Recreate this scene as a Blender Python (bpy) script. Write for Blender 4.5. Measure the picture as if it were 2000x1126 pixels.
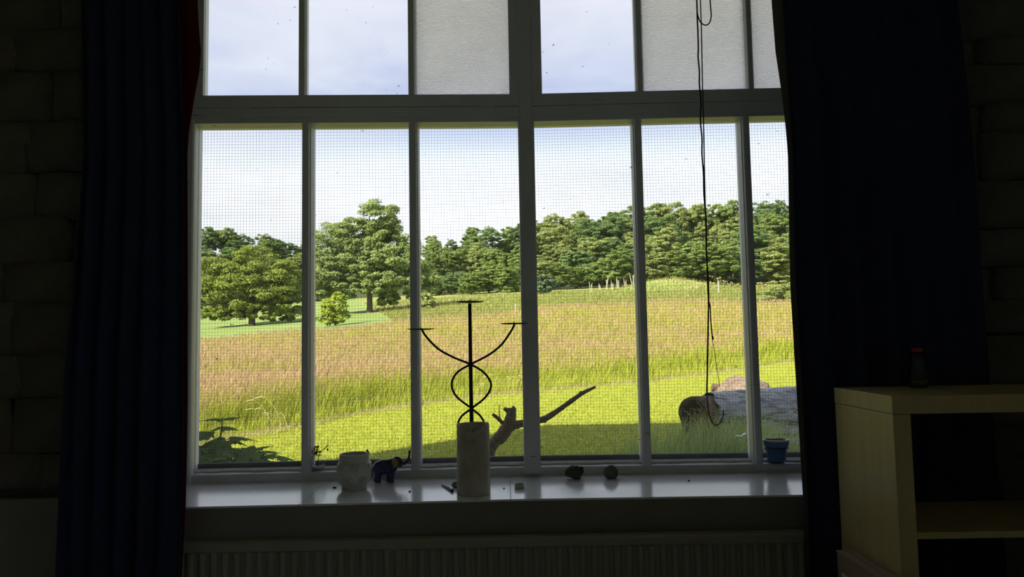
import bpy, bmesh, math, random
import numpy as np
from mathutils import Vector, Matrix, noise

for o in list(bpy.data.objects):
    bpy.data.objects.remove(o, do_unlink=True)
scene = bpy.context.scene
COL = scene.collection
rng = np.random.default_rng(7)
random.seed(7)

# ------------------------------------------------------------------ camera
F = 1420.0
PITCH = math.radians(4.0)
ROLL = math.radians(1.0)
_f = np.array([0, math.cos(PITCH), math.sin(PITCH)])
_u0 = np.array([0, -math.sin(PITCH), math.cos(PITCH)])
_r0 = np.array([1.0, 0, 0])
_r = math.cos(ROLL) * _r0 - math.sin(ROLL) * _u0
_u = math.sin(ROLL) * _r0 + math.cos(ROLL) * _u0
cd = bpy.data.cameras.new('camera')
cam = bpy.data.objects.new('camera', cd)
COL.objects.link(cam)
cd.sensor_width = 36.0
cd.lens = F / 2000 * 36.0
cd.clip_start = 0.05
cd.clip_end = 2000
M = Matrix.Identity(4)
for i in range(3):
    M[i][0] = _r[i]; M[i][1] = _u[i]; M[i][2] = -_f[i]
cam.matrix_world = M
scene.camera = cam

def ray(x, y):
    return (x - 1000) / F * _r - (y - 563) / F * _u + _f
def PY(x, y, Y):                       # point seen at a pixel, on the plane at depth Y
    d = ray(x, y); return d * (Y / d[1])
def PZ(x, y, z):                       # point seen at a pixel, on the level z
    d = ray(x, y); return d * (z / d[2])

# ------------------------------------------------------------------ world
w = bpy.data.worlds.new('sky'); scene.world = w
w.use_nodes = True
nt = w.node_tree; nt.nodes.clear()
def N(t, **k):
    n = nt.nodes.new(t)
    for a, b in k.items(): setattr(n, a, b)
    return n
L = lambda a, b: nt.links.new(a, b)
tc = N('ShaderNodeTexCoord')
sep = N('ShaderNodeSeparateXYZ'); L(tc.outputs['Generated'], sep.inputs[0])
ramp = N('ShaderNodeValToRGB'); L(sep.outputs[2], ramp.inputs[0])
cr = ramp.color_ramp
cr.elements[0].position = 0.0; cr.elements[0].color = (0.80, 0.82, 0.83, 1)
cr.elements[1].position = 1.0; cr.elements[1].color = (0.40, 0.44, 0.58, 1)
for p, c in ((0.15, (0.78, 0.81, 0.84, 1)), (0.24, (0.60, 0.66, 0.76, 1)), (0.30, (0.27, 0.32, 0.49, 1)), (0.42, (0.43, 0.45, 0.54, 1))):
    e = cr.elements.new(p); e.color = c
mp = N('ShaderNodeMapping'); L(tc.outputs['Generated'], mp.inputs[0])
mp.inputs['Scale'].default_value = (1.0, 1.0, 3.2)
mp.inputs['Location'].default_value = (0.35, 0.2, 0.1)
cn = N('ShaderNodeTexNoise'); L(mp.outputs[0], cn.inputs['Vector'])
cn.inputs['Scale'].default_value = 3.0; cn.inputs['Detail'].default_value = 6; cn.inputs['Roughness'].default_value = 0.55
cn.inputs['Distortion'].default_value = 0.4
crr = N('ShaderNodeValToRGB'); L(cn.outputs[0], crr.inputs[0])
crr.color_ramp.elements[0].position = 0.42; crr.color_ramp.elements[0].color = (0, 0, 0, 1)
crr.color_ramp.elements[1].position = 0.66; crr.color_ramp.elements[1].color = (0.85, 0.85, 0.85, 1)
mx = N('ShaderNodeMixRGB'); L(crr.outputs[0], mx.inputs[0]); L(ramp.outputs[0], mx.inputs[1])
mx.inputs[2].default_value = (0.50, 0.52, 0.58, 1)
bg = N('ShaderNodeBackground'); L(mx.outputs[0], bg.inputs[0]); bg.inputs[1].default_value = 1.0
wo = N('ShaderNodeOutputWorld'); L(bg.outputs[0], wo.inputs[0])

# ------------------------------------------------------------------ sun (from behind the house, left)
sd = bpy.data.lights.new('sun', 'SUN'); sun = bpy.data.objects.new('sun', sd); COL.objects.link(sun)
SUN_EL = math.radians(40)
to_sun = Vector((-0.736 * math.cos(SUN_EL), -0.677 * math.cos(SUN_EL), math.sin(SUN_EL)))
sun.rotation_euler = to_sun.to_track_quat('Z', 'Y').to_euler()
sun.location = (-20, -20, 25)
sd.energy = 6.3; sd.angle = math.radians(0.6); sd.color = (1.0, 0.93, 0.80)

vs = scene.view_settings
vs.view_transform = 'Standard'; vs.look = 'None'; vs.exposure = 0.85; vs.gamma = 1.0
vs.use_curve_mapping = False

# ------------------------------------------------------------------ helpers
def tag(o, label=None, cat=None, group=None, kind=None):
    if label: o['label'] = label
    if cat: o['category'] = cat
    if group: o['group'] = group
    if kind: o['kind'] = kind
    return o
def empty(name, loc=(0, 0, 0), rz=0.0, parent=None):
    o = bpy.data.objects.new(name, None); COL.objects.link(o)
    o.empty_display_size = 0.05
    o.location = loc; o.rotation_euler = (0, 0, rz); o.parent = parent
    return o
def link(name, me, mat=None, parent=None, smooth=False):
    if mat is not None and not me.materials: me.materials.append(mat)
    if smooth:
        for p in me.polygons: p.use_smooth = True
    o = bpy.data.objects.new(name, me); COL.objects.link(o); o.parent = parent
    return o
class MB:
    """collects simple shapes into one mesh"""
    def __init__(s): s.v = []; s.f = []
    def add(s, v, f):
        n = len(s.v); s.v += [tuple(p) for p in v]; s.f += [tuple(i + n for i in q) for q in f]; return s
    def box(s, x0, x1, y0, y1, z0, z1, k=None):
        v = [(x, y, z) for z in (z0, z1) for y in (y0, y1) for x in (x0, x1)]
        if k: v = [(x, y + k(x), z) for x, y, z in v]
        return s.add(v, [(0, 2, 3, 1), (4, 5, 7, 6), (0, 1, 5, 4), (2, 6, 7, 3), (0, 4, 6, 2), (1, 3, 7, 5)])
    def prism(s, prof, z0, z1, k=None):          # prof: (x, y) outline counter-clockwise, extruded in z
        n = len(prof); v = [(x, y, z0) for x, y in prof] + [(x, y, z1) for x, y in prof]
        if k: v = [(x, y + k(x), z) for x, y, z in v]
        f = [tuple(range(n))[::-1], tuple(range(n, 2 * n))] + [(i, (i + 1) % n, n + (i + 1) % n, n + i) for i in range(n)]
        return s.add(v, f)
    def xprism(s, prof, x0, x1, k=None):         # prof: (y, z) outline, extruded in x
        n = len(prof); v = [(x0, y, z) for y, z in prof] + [(x1, y, z) for y, z in prof]
        if k: v = [(x, y + k(x), z) for x, y, z in v]
        f = [tuple(range(n))[::-1], tuple(range(n, 2 * n))] + [(i, (i + 1) % n, n + (i + 1) % n, n + i) for i in range(n)]
        return s.add(v, f)
    def tube(s, pts, rad, n=8, cap=True):
        pts = [Vector(p) for p in pts]; m = len(pts)
        rad = rad if hasattr(rad, '__len__') else [rad] * m
        base = []; up = None
        for i, p in enumerate(pts):
            t = (pts[min(i + 1, m - 1)] - pts[max(i - 1, 0)]).normalized()
            if up is None: up = t.orthogonal().normalized()
            up = (up - t * up.dot(t)); up = up.normalized() if up.length > 1e-6 else t.orthogonal().normalized()
            b = t.cross(up)
            for j in range(n):
                a = 2 * math.pi * j / n
                base.append(p + (up * math.cos(a) + b * math.sin(a)) * rad[i])
        f = [(i * n + j, i * n + (j + 1) % n, (i + 1) * n + (j + 1) % n, (i + 1) * n + j) for i in range(m - 1) for j in range(n)]
        if cap: f += [tuple(range(n))[::-1], tuple(range((m - 1) * n, m * n))]
        return s.add(base, f)
    def lathe(s, prof, n=32, c=(0, 0, 0), jit=None):   # prof: (r, z)
        v = []; m = len(prof)
        for r, z in prof:
            for j in range(n):
                a = 2 * math.pi * j / n
                rr, zz = (r, z) if jit is None else jit(r, z, a)
                v.append((c[0] + rr * math.cos(a), c[1] + rr * math.sin(a), c[2] + zz))
        f = [(i * n + j, i * n + (j + 1) % n, (i + 1) * n + (j + 1) % n, (i + 1) * n + j) for i in range(m - 1) for j in range(n)]
        return s.add(v, f)
    def cap(s, ring0, n, flip=False):
        q = tuple(range(ring0, ring0 + n)); s.f.append(q[::-1] if flip else q); return s
    def ball(s, c, r, n=12, m=8, rot=None):
        r = r if hasattr(r, '__len__') else (r, r, r)
        v = []; 
        for i in range(m + 1):
            th = math.pi * i / m
            for j in range(n):
                a = 2 * math.pi * j / n
                p = Vector((r[0] * math.sin(th) * math.cos(a), r[1] * math.sin(th) * math.sin(a), -r[2] * math.cos(th)))
                if rot: p = rot @ p
                v.append((c[0] + p.x, c[1] + p.y, c[2] + p.z))
        f = [(i * n + j, i * n + (j + 1) % n, (i + 1) * n + (j + 1) % n, (i + 1) * n + j) for i in range(m) for j in range(n)]
        return s.add(v, f)
    def mesh(s, name, weld=False):
        me = bpy.data.meshes.new(name); me.from_pydata(s.v, [], s.f)
        bm = bmesh.new(); bm.from_mesh(me)
        if weld: bmesh.ops.remove_doubles(bm, verts=bm.verts, dist=1e-6)
        bmesh.ops.recalc_face_normals(bm, faces=bm.faces)
        bm.to_mesh(me); bm.free(); me.update()
        return me
    def build(s, name, mat=None, parent=None, smooth=False, weld=False, bevel=0.0):
        o = link(name, s.mesh(name, weld), mat, parent, smooth)
        if bevel:
            b = o.modifiers.new('b', 'BEVEL'); b.width = bevel; b.segments = 2; b.limit_method = 'ANGLE'
        return o
def quads_mesh(name, V, per, attrs=None):
    """V: (n, per, 3) polygons"""
    n = V.shape[0]
    me = bpy.data.meshes.new(name)
    me.vertices.add(n * per); me.vertices.foreach_set('co', V.reshape(-1).astype(np.float32))
    me.loops.add(n * per); me.loops.foreach_set('vertex_index', np.arange(n * per, dtype=np.int32))
    me.polygons.add(n); me.polygons.foreach_set('loop_start', np.arange(0, n * per, per, dtype=np.int32))
    for k, a in (attrs or {}).items():
        at = me.attributes.new(k, 'FLOAT', 'POINT'); at.data.foreach_set('value', a.reshape(-1).astype(np.float32))
    me.update(calc_edges=True)
    return me
def interp(x, xs, ys): return float(np.interp(x, xs, ys))
def catmull(pts, n=8):
    P = [Vector(p) for p in pts]; P = [P[0] * 2 - P[1]] + P + [P[-1] * 2 - P[-2]]
    out = []
    for i in range(1, len(P) - 2):
        for j in range(n):
            t = j / n; a, b, c, d = P[i - 1:i + 3]
            out.append(0.5 * ((2 * b) + (c - a) * t + (2 * a - 5 * b + 4 * c - d) * t * t + (3 * b - a - 3 * c + d) * t ** 3))
    out.append(P[-2]); return out

# ------------------------------------------------------------------ materials
class Mat:
    def __init__(s, name):
        s.m = bpy.data.materials.new(name); s.m.use_nodes = True; s.t = s.m.node_tree; s.t.nodes.clear()
        s.out = s.n('ShaderNodeOutputMaterial')
    def n(s, t, **k):
        q = s.t.nodes.new(t)
        for a, b in k.items(): setattr(q, a, b)
        return q
    def l(s, a, b): s.t.links.new(a, b)
    def coord(s, scale=(1, 1, 1), kind='Object'):
        c = s.n('ShaderNodeTexCoord'); m = s.n('ShaderNodeMapping'); s.l(c.outputs[kind], m.inputs[0])
        m.inputs['Scale'].default_value = scale; return m.outputs[0]
    def noise(s, vec, scale, detail=4, rough=0.55):
        q = s.n('ShaderNodeTexNoise'); s.l(vec, q.inputs['Vector'])
        q.inputs['Scale'].default_value = scale; q.inputs['Detail'].default_value = detail; q.inputs['Roughness'].default_value = rough
        return q.outputs[0]
    def ramp(s, fac, stops):
        q = s.n('ShaderNodeValToRGB'); s.l(fac, q.inputs[0]); e = q.color_ramp.elements
        e[0].position = stops[0][0]; e[0].color = stops[0][1] + (1,) if len(stops[0][1]) == 3 else stops[0][1]
        e[1].position = stops[-1][0]; e[1].color = stops[-1][1] + (1,)
        for p, c in stops[1:-1]:
            x = e.new(p); x.color = c + (1,)
        return q.outputs[0]
    def mix(s, fac, a, b, mode='MIX'):
        q = s.n('ShaderNodeMixRGB', blend_type=mode)
        for i, x in enumerate((fac, a, b)):
            if hasattr(x, 'node'): s.l(x, q.inputs[i])
            elif i == 0: q.inputs[0].default_value = x
            else: q.inputs[i].default_value = tuple(x) + (1,)
        return q.outputs[0]
    def bump(s, h, strength=0.3, dist=0.01):
        q = s.n('ShaderNodeBump'); s.l(h, q.inputs['Height']); q.inputs['Strength'].default_value = strength
        q.inputs['Distance'].default_value = dist; return q.outputs[0]
    def principled(s, color, rough=0.6, metal=0.0, bump=None, spec=None, **k):
        q = s.n('ShaderNodeBsdfPrincipled')
        if hasattr(color, 'node'): s.l(color, q.inputs['Base Color'])
        else: q.inputs['Base Color'].default_value = tuple(color) + (1,)
        if hasattr(rough, 'node'): s.l(rough, q.inputs['Roughness'])
        else: q.inputs['Roughness'].default_value = rough
        q.inputs['Metallic'].default_value = metal
        if spec is not None: q.inputs['Specular IOR Level'].default_value = spec
        if bump is not None: s.l(bump, q.inputs['Normal'])
        for a, b in k.items(): q.inputs[a.replace('_', ' ')].default_value = b
        return q.outputs[0]
    def done(s, sh): s.l(sh, s.out.inputs[0]); return s.m
    def attr(s, name): return s.n('ShaderNodeAttribute', attribute_name=name).outputs['Fac']
def plain(name, col, rough=0.6, metal=0.0, var=0.12, scale=25, bumps=0.0, spec=None, **k):
    m = Mat(name); v = m.coord(); q = m.noise(v, scale, 5)
    c = m.ramp(q, [(0.25, tuple(x * (1 - var) for x in col)), (0.75, tuple(min(1, x * (1 + var)) for x in col))])
    return m.done(m.principled(c, rough, metal, m.bump(q, bumps, 0.004) if bumps else None, spec, **k))
def foliage(name, dark, light, tint=None, trans=0.3, objrand=0.0):
    m = Mat(name); a = m.attr('rnd')
    c = m.ramp(a, [(0.0, dark), (1.0, light)])
    if tint:
        v = m.coord((1, 1, 1), 'Object'); q = m.noise(v, 0.5, 2); c = m.mix(m.ramp(q, [(0.45, (0, 0, 0)), (0.65, (0.6, 0.6, 0.6))]), c, tint)
    if objrand:
        oi = m.n('ShaderNodeObjectInfo'); h = m.n('ShaderNodeHueSaturation')
        mr = m.n('ShaderNodeMapRange'); m.l(oi.outputs['Random'], mr.inputs[0]); mr.inputs[3].default_value = 1 - objrand; mr.inputs[4].default_value = 1 + objrand
        m.l(mr.outputs[0], h.inputs['Value']); m.l(c, h.inputs['Color']); c = h.outputs[0]
    d = m.n('ShaderNodeBsdfDiffuse'); m.l(c, d.inputs[0])
    t = m.n('ShaderNodeBsdfTranslucent'); m.l(c, t.inputs[0])
    x = m.n('ShaderNodeMixShader'); x.inputs[0].default_value = trans; m.l(d.outputs[0], x.inputs[1]); m.l(t.outputs[0], x.inputs[2])
    return m.done(x.outputs[0])

def mat_paint():
    m = Mat('white_gloss_paint'); v = m.coord()
    q = m.noise(v, 9, 6); c = m.ramp(q, [(0.2, (0.72, 0.74, 0.77)), (0.7, (0.81, 0.83, 0.87))])
    p = m.noise(m.coord((5, 8, 30)), 1.4, 4, 0.6)
    c = m.mix(m.ramp(p, [(0.69, (0, 0, 0)), (0.73, (1, 1, 1))]), c, (0.26, 0.24, 0.22))      # flaked patches
    return m.done(m.principled(c, 0.45, bump=m.bump(m.noise(v, 60, 3), 0.08, 0.002)))
PAINT = mat_paint()
def mat_sill():
    m = Mat('sill_paint'); v = m.coord()
    q = m.noise(v, 6, 5); c = m.ramp(q, [(0.25, (0.82, 0.82, 0.83)), (0.75, (0.88, 0.88, 0.89))])
    s2 = m.noise(m.coord((12, 90, 1)), 1.0, 5, 0.7)
    c = m.mix(m.ramp(s2, [(0.68, (0, 0, 0)), (0.75, (0.5, 0.5, 0.5))]), c, (0.30, 0.29, 0.28))
    r = m.n('ShaderNodeMapRange'); m.l(q, r.inputs[0]); r.inputs[3].default_value = 0.12; r.inputs[4].default_value = 0.22
    return m.done(m.principled(c, r.outputs[0], spec=1.0, bump=m.bump(m.noise(m.coord((8, 60, 1)), 3, 4), 0.05, 0.002)))
SILL = mat_sill()
def mat_stone():
    m = Mat('wall_stone'); v = m.coord()
    q = m.noise(v, 7, 8, 0.65); c = m.ramp(q, [(0.25, (0.08, 0.070, 0.055)), (0.7, (0.17, 0.152, 0.12))])
    return m.done(m.principled(c, 0.95, bump=m.bump(m.noise(v, 22, 8, 0.7), 0.7, 0.02)))
STONE = mat_stone()
MORTAR = plain('mortar', (0.13, 0.12, 0.10), 0.95, var=0.3, scale=30, bumps=0.4)
PLASTER = plain('white_plaster', (0.80, 0.83, 0.88), 0.9, var=0.15, scale=4, bumps=0.1)
FLOORM = plain('floor_boards', (0.52, 0.46, 0.38), 0.6, var=0.3, scale=6)
APRON = plain('apron_paint', (0.22, 0.20, 0.17), 0.6, var=0.12, scale=5)
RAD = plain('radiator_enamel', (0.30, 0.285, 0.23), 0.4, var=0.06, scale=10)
CURTAIN = plain('navy_curtain', (0.029, 0.034, 0.070), 0.95, var=0.2, scale=120, bumps=0.2, spec=0.1)
def mat_lining(name, col):
    m = Mat(name); d = m.n('ShaderNodeBsdfDiffuse'); t = m.n('ShaderNodeBsdfTranslucent')
    q = m.noise(m.coord(), 200, 2); c = m.ramp(q, [(0.3, tuple(x * .85 for x in col)), (0.7, col)])
    m.l(c, d.inputs[0]); m.l(c, t.inputs[0]); x = m.n('ShaderNodeMixShader'); x.inputs[0].default_value = 0.4
    m.l(d.outputs[0], x.inputs[1]); m.l(t.outputs[0], x.inputs[2]); return m.done(x.outputs[0])
LIN_RED = mat_lining('red_lining', (0.13, 0.018, 0.022))
LIN_GREY = mat_lining('grey_lining', (0.22, 0.21, 0.19))
def mat_glass(name, dirt=0.03, bottom=False):
    m = Mat(name)
    tr = m.n('ShaderNodeBsdfTransparent'); tr.inputs[0].default_value = (0.99, 0.995, 0.99, 1)
    gl = m.n('ShaderNodeBsdfGlossy'); gl.inputs['Roughness'].default_value = 0.02
    lw = m.n('ShaderNodeFresnel'); lw.inputs[0].default_value = 1.3
    a = m.n('ShaderNodeMixShader'); m.l(lw.outputs[0], a.inputs[0]); m.l(tr.outputs[0], a.inputs[1]); m.l(gl.outputs[0], a.inputs[2])
    tl = m.n('ShaderNodeBsdfTranslucent'); tl.inputs[0].default_value = (0.85, 0.86, 0.84, 1)
    vo = m.coord(); oi = m.n('ShaderNodeObjectInfo'); va = m.n('ShaderNodeVectorMath', operation='MULTIPLY_ADD'); m.l(oi.outputs['Location'], va.inputs[0]); va.inputs[1].default_value = (7, 7, 7); m.l(vo, va.inputs[2]); v = va.outputs[0]
    q = m.noise(v, 4, 5, 0.7); f = m.ramp(q, [(0.3, (dirt * .4,) * 3), (0.8, (dirt * 1.8,) * 3)])
    if bottom:                                   # dust film that has settled along the bottom of the pane
        sx = m.n('ShaderNodeSeparateXYZ'); m.l(vo, sx.inputs[0])
        e = m.ramp(sx.outputs[2], [(0.02, (0.012, 0.012, 0.012)), (0.22, (0, 0, 0))])
        f = m.mix(1.0, f, m.mix(1.0, e, m.ramp(m.noise(v, 3, 4), [(0.3, (0.3,) * 3), (0.7, (1, 1, 1))]), 'MULTIPLY'), 'ADD')
    b = m.n('ShaderNodeMixShader'); m.l(f, b.inputs[0]); m.l(a.outputs[0], b.inputs[1]); m.l(tl.outputs[0], b.inputs[2])
    df = m.n('ShaderNodeBsdfDiffuse'); df.inputs[0].default_value = (0.05, 0.045, 0.04, 1)
    sp = m.ramp(m.noise(v, 55, 2, 0.5), [(0.755, (0, 0, 0)), (0.775, (0.75,) * 3)])
    c = m.n('ShaderNodeMixShader'); m.l(sp, c.inputs[0]); m.l(b.outputs[0], c.inputs[1]); m.l(df.outputs[0], c.inputs[2])
    return m.done(c.outputs[0])
GLASS = mat_glass('window_glass', 0.02)
GLASS_LOW = mat_glass('window_glass_dusty', 0.010, True)
def mat_frost():
    m = Mat('rippled_glass'); v = m.coord((1, 1, 1))
    wv = m.n('ShaderNodeTexWave', wave_type='BANDS', bands_direction='Z'); m.l(v, wv.inputs['Vector'])
    wv.inputs['Scale'].default_value = 38; wv.inputs['Distortion'].default_value = 9; wv.inputs['Detail'].default_value = 2; wv.inputs['Detail Scale'].default_value = 1.6
    q = m.noise(v, 5, 5, 0.65)
    c = m.mix(m.ramp(wv.outputs[0], [(0.0, (0.0,) * 3), (0.9, (0.9,) * 3)]), m.ramp(q, [(0.25, (0.74, 0.72, 0.74)), (0.75, (0.88, 0.86, 0.88))]), (0.98, 0.97, 1.0))
    tl = m.n('ShaderNodeBsdfTranslucent'); m.l(c, tl.inputs[0])
    nb = m.bump(wv.outputs[0], 0.5, 0.004); m.l(nb, tl.inputs['Normal'])
    gl = m.n('ShaderNodeBsdfGlossy'); gl.inputs['Roughness'].default_value = 0.25; m.l(nb, gl.inputs['Normal'])
    tr = m.n('ShaderNodeBsdfTransparent'); m.l(c, tr.inputs[0])
    a = m.n('ShaderNodeMixShader'); a.inputs[0].default_value = 0.42; m.l(tl.outputs[0], a.inputs[1]); m.l(tr.outputs[0], a.inputs[2])
    b = m.n('ShaderNodeMixShader'); b.inputs[0].default_value = 0.04; m.l(a.outputs[0], b.inputs[1]); m.l(gl.outputs[0], b.inputs[2])
    return m.done(b.outputs[0])
FROST = mat_frost()
WIRE = plain('galvanised_wire', (0.28, 0.27, 0.25), 0.6, 0.3, scale=80)
BATTEN = plain('mossy_batten', (0.035, 0.04, 0.03), 0.9, var=0.4, scale=40, bumps=0.4)
PUTTY = plain('old_putty', (0.75, 0.74, 0.72), 0.85, var=0.2, scale=40, bumps=0.4)
IRON = plain('black_iron', (0.012, 0.011, 0.011), 0.45, 0.4, scale=60, bumps=0.2)
def tube_glass(name, col=(0.95, 0.97, 0.96)):
    m = Mat(name); g = m.n('ShaderNodeBsdfGlass'); g.inputs['IOR'].default_value = 1.45; g.inputs['Roughness'].default_value = 0.0
    q = m.noise(m.coord(), 30, 2); m.l(m.ramp(q, [(0.2, col), (0.8, tuple(min(1, x * 1.02) for x in col))]), g.inputs['Color'])
    return m.done(g.outputs[0])

# ================================================================== STRUCTURE
SILL_Z = -0.55
FLOOR_Z = -1.55
KX = 0.062                                  # the window bends very slightly here, at its centre post
def kink(x): return -0.0375 * (KX - x) if x < KX else -0.020 * (x - KX)
YR, YG, YM = 2.985, 3.055, 3.11             # rail face, glass, wire mesh at the centre post
zc = lambda y, Y: PY(1030, y, Y)[2]
Z_RAIL = zc(912, YR)
Z_HEAD = zc(237, YR - 0.01)                 # underside of the transom
Z_STEP = zc(227, YR - 0.02)
Z_SASH = zc(207, YR - 0.02)
Z_UP = zc(183, YR - 0.02)                   # lower edge of the upper panes
Z_TOP = 1.95
OUT_Y = 3.36
WX0, WX1 = -1.54, 1.60      # window opening
HX0, HX1, HY0, H_TOP = -4.2, 2.6, -3.6, 4.5
IX0, IX1, IY0 = -2.6, 2.6, -1.3            # the room's own walls

def structure(o): o['kind'] = 'structure'; return o
floor = structure(MB().box(HX0, HX1, HY0, OUT_Y, FLOOR_Z - 0.15, FLOOR_Z).build('floor', FLOORM))
ceil = structure(MB().box(HX0, HX1, HY0, OUT_Y, 2.1, 2.25).build('ceiling', PLASTER))
structure(MB().box(IX0 - 0.1, IX0, IY0, 2.60, FLOOR_Z, 2.1).build('wall_left', PLASTER))
# right wall of the house, with an opening for the added window, unseen, that brightens the room
SWY0, SWY1, SWZ0, SWZ1 = -1.2, -0.1, -0.55, 1.45
mbw = MB()
for q in ((HY0, SWY0, FLOOR_Z, H_TOP), (SWY1, OUT_Y, FLOOR_Z, H_TOP), (SWY0, SWY1, FLOOR_Z, SWZ0), (SWY0, SWY1, SWZ1, H_TOP)):
    mbw.box(HX1, HX1 + 0.3, *q)
structure(mbw.build('wall_right', PLASTER))
structure(MB().box(IX0 - 0.1, IX1 + 0.1, IY0 - 0.1, IY0, FLOOR_Z, 2.1).build('wall_back', PLASTER))
structure(MB().box(HX0 - 0.3, HX0, HY0, OUT_Y, FLOOR_Z, H_TOP).build('wall_outer_left', PLASTER))
structure(MB().box(HX0 - 0.3, HX1 + 0.3, HY0 - 0.3, HY0, FLOOR_Z, H_TOP).build('wall_outer_back', PLASTER))
structure(MB().box(HX0 - 0.3, HX1 + 0.3, HY0 - 0.3, OUT_Y, H_TOP, H_TOP + 0.1).build('roof', PLASTER))
WALL_Y = 2.66
wf = MB()
wf.box(HX0, WX0 - 0.02, WALL_Y, OUT_Y, FLOOR_Z, H_TOP)
wf.box(WX1 + 0.02, HX1, WALL_Y, OUT_Y, FLOOR_Z, H_TOP)
wf.box(WX0 - 0.02, WX1 + 0.02, WALL_Y, OUT_Y, FLOOR_Z, -0.60)
wf.box(WX0 - 0.02, WX1 + 0.02, WALL_Y, OUT_Y, Z_TOP, H_TOP)
wall = structure(wf.build('wall_front', MORTAR))

# rubble stones of the window wall, left and right of the curtains
def stone_mesh(wd, hg, dp, seed):
    bm = bmesh.new(); bmesh.ops.create_cube(bm, size=1.0)
    bmesh.ops.subdivide_edges(bm, edges=bm.edges, cuts=3, use_grid_fill=True)
    for v in bm.verts:
        c = v.co.copy(); n = c.normalized() * 0.62
        c = c.lerp(n, 0.12)
        q = noise.noise_vector(c * 2.3 + Vector((seed * 3.1, seed, 0)))
        c += q * 0.09
        v.co = Vector((c.x * wd, c.y * dp, c.z * hg))
    me = bpy.data.meshes.new('stone'); bm.to_mesh(me); bm.free(); me.materials.append(STONE)
    for p in me.polygons: p.use_smooth = True
    return me
def stones(xa, xb, za, zb, sd):
    r = random.Random(sd); z = za
    while z < zb:
        h = r.uniform(0.10, 0.20); x = xa + r.uniform(-0.12, 0.0)
        while x < xb - 0.06:
            wd = min(r.uniform(0.20, 0.42), xb - x)
            o = link('stone', stone_mesh(wd + 0.004, h + 0.002, 0.09, r.random() * 50), None, wall)
            o.location = (x + wd / 2, WALL_Y - 0.005, z + h / 2)
            x += wd
        z += h
stones(-2.45, -1.57, -0.50, 1.35, 3)
stones(1.76, 2.45, -0.60, 1.35, 5)
# smoother dado below the stones on the left, with its ledge
structure(MB().box(-2.7, -1.45, WALL_Y - 0.06, WALL_Y, FLOOR_Z, -0.53).build('trim_1', APRON, bevel=0.008))

# ------------------------------------------------------------------ window sill of three boards
sill = structure(empty('window_sill', (0, 2.78, SILL_Z)))
SX0, SX1 = -1.50, 1.50
sy0 = lambda x: 2.556 + (-0.030 * (KX - x) if x < KX else -0.012 * (x - KX))
def sill_board(x0b, x0f, x1b, x1f):
    mb = MB(); n = 14; v = []
    for i in range(n + 1):
        t = i / n
        xf = x0f + (x1f - x0f) * t; xb = x0b + (x1b - x0b) * t
        yf = sy0(xf); yb = YR + kink(xb) + 0.02
        # bullnose front edge
        for (x, y, z) in ((xf, yf + 0.001, -0.007), (xf, yf, -0.006), (xf, yf, -0.002), (xf, yf + 0.0015, 0.0), (xb, yb, 0.0), (xb, yb, -0.007)):
            v.append((x, y - 2.78, z))
    f = [(i * 6 + j, i * 6 + (j + 1) % 6, (i + 1) * 6 + (j + 1) % 6, (i + 1) * 6 + j) for i in range(n) for j in range(6)]
    f += [tuple(range(6)), tuple(range(n * 6, n * 6 + 6))]
    mb.add(v, f); return mb.build('board', SILL, sill)
a1, b1 = PZ(642, 938, SILL_Z)[0], PZ(582, 985, SILL_Z)[0]
a2, b2 = PZ(995, 930, SILL_Z)[0], PZ(998, 973, SILL_Z)[0]
sill_board(SX0, SX0, a1 - 0.0008, b1 - 0.0008)
sill_board(a1 + 0.0008, b1 + 0.0008, a2 - 0.001, b2 - 0.001)
sill_board(a2 + 0.001, b2 + 0.001, SX1, SX1)
# apron board under the sill and the small moulding at its foot
ap = MB()
for xa, xb in ((SX0, KX), (KX, SX1)):
    v = []
    ya = lambda x: sy0(x) + 0.004
    for x in (xa, xb):
        v += [(x, ya(x), -0.5575), (x, ya(x), -0.705), (x, ya(x) - 0.012, -0.709), (x, ya(x) - 0.012, -0.724), (x, ya(x) + 0.1, -0.724), (x, ya(x) + 0.1, -0.5575)]
    ap.add(v, [(i, (i + 1) % 6, 6 + (i + 1) % 6, 6 + i) for i in range(6)] + [tuple(range(6)), tuple(range(6, 12))])
structure(ap.build('trim_2', APRON))

# ------------------------------------------------------------------ window frame
frame = structure(empty('window_frame', (0, 0, 0)))
JX0 = PY(376, 600, YR - 0.05)[0]                       # inner edge of the left jamb
GX0 = PY(390, 600, YG - 0.04)[0]
PX0, PX1 = PY(1016.5, 500, YR - 0.02)[0], PY(1048, 500, YR - 0.02)[0]
X_M = [PY(598.5, 570, 3.0 - 0.025)[0], PY(809.5, 570, 3.0 - 0.01)[0], PY(1253.5, 570, 3.0)[0], PY(1467.5, 570, 3.0 - 0.01)[0]]
RJ = X_M[3] + (X_M[3] - X_M[2]) - 0.005
def rail_pieces(name, prof, xa, xb):
    for x0, x1 in ((xa, KX), (KX, xb)):
        MB().xprism(prof, x0, x1, kink).build(name, PAINT, frame)
rail_pieces('bottom_rail', [(YR, SILL_Z - 0.02), (YR, Z_RAIL - 0.010), (YR + 0.006, Z_RAIL - 0.001), (YR + 0.014, Z_RAIL - 0.004), (YR + 0.018, Z_RAIL - 0.003), (YG + 0.02, Z_RAIL + 0.010), (YG + 0.02, SILL_Z - 0.02)], WX0 - 0.1, WX1 + 0.1)
rail_pieces('transom', [(YR - 0.02, Z_SASH - 0.002), (YR - 0.02, Z_STEP + 0.002), (YR - 0.012, Z_STEP), (YR - 0.010, Z_HEAD), (YG + 0.03, Z_HEAD + 0.004), (YG + 0.03, Z_SASH - 0.002)], WX0 - 0.1, WX1 + 0.1)
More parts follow.
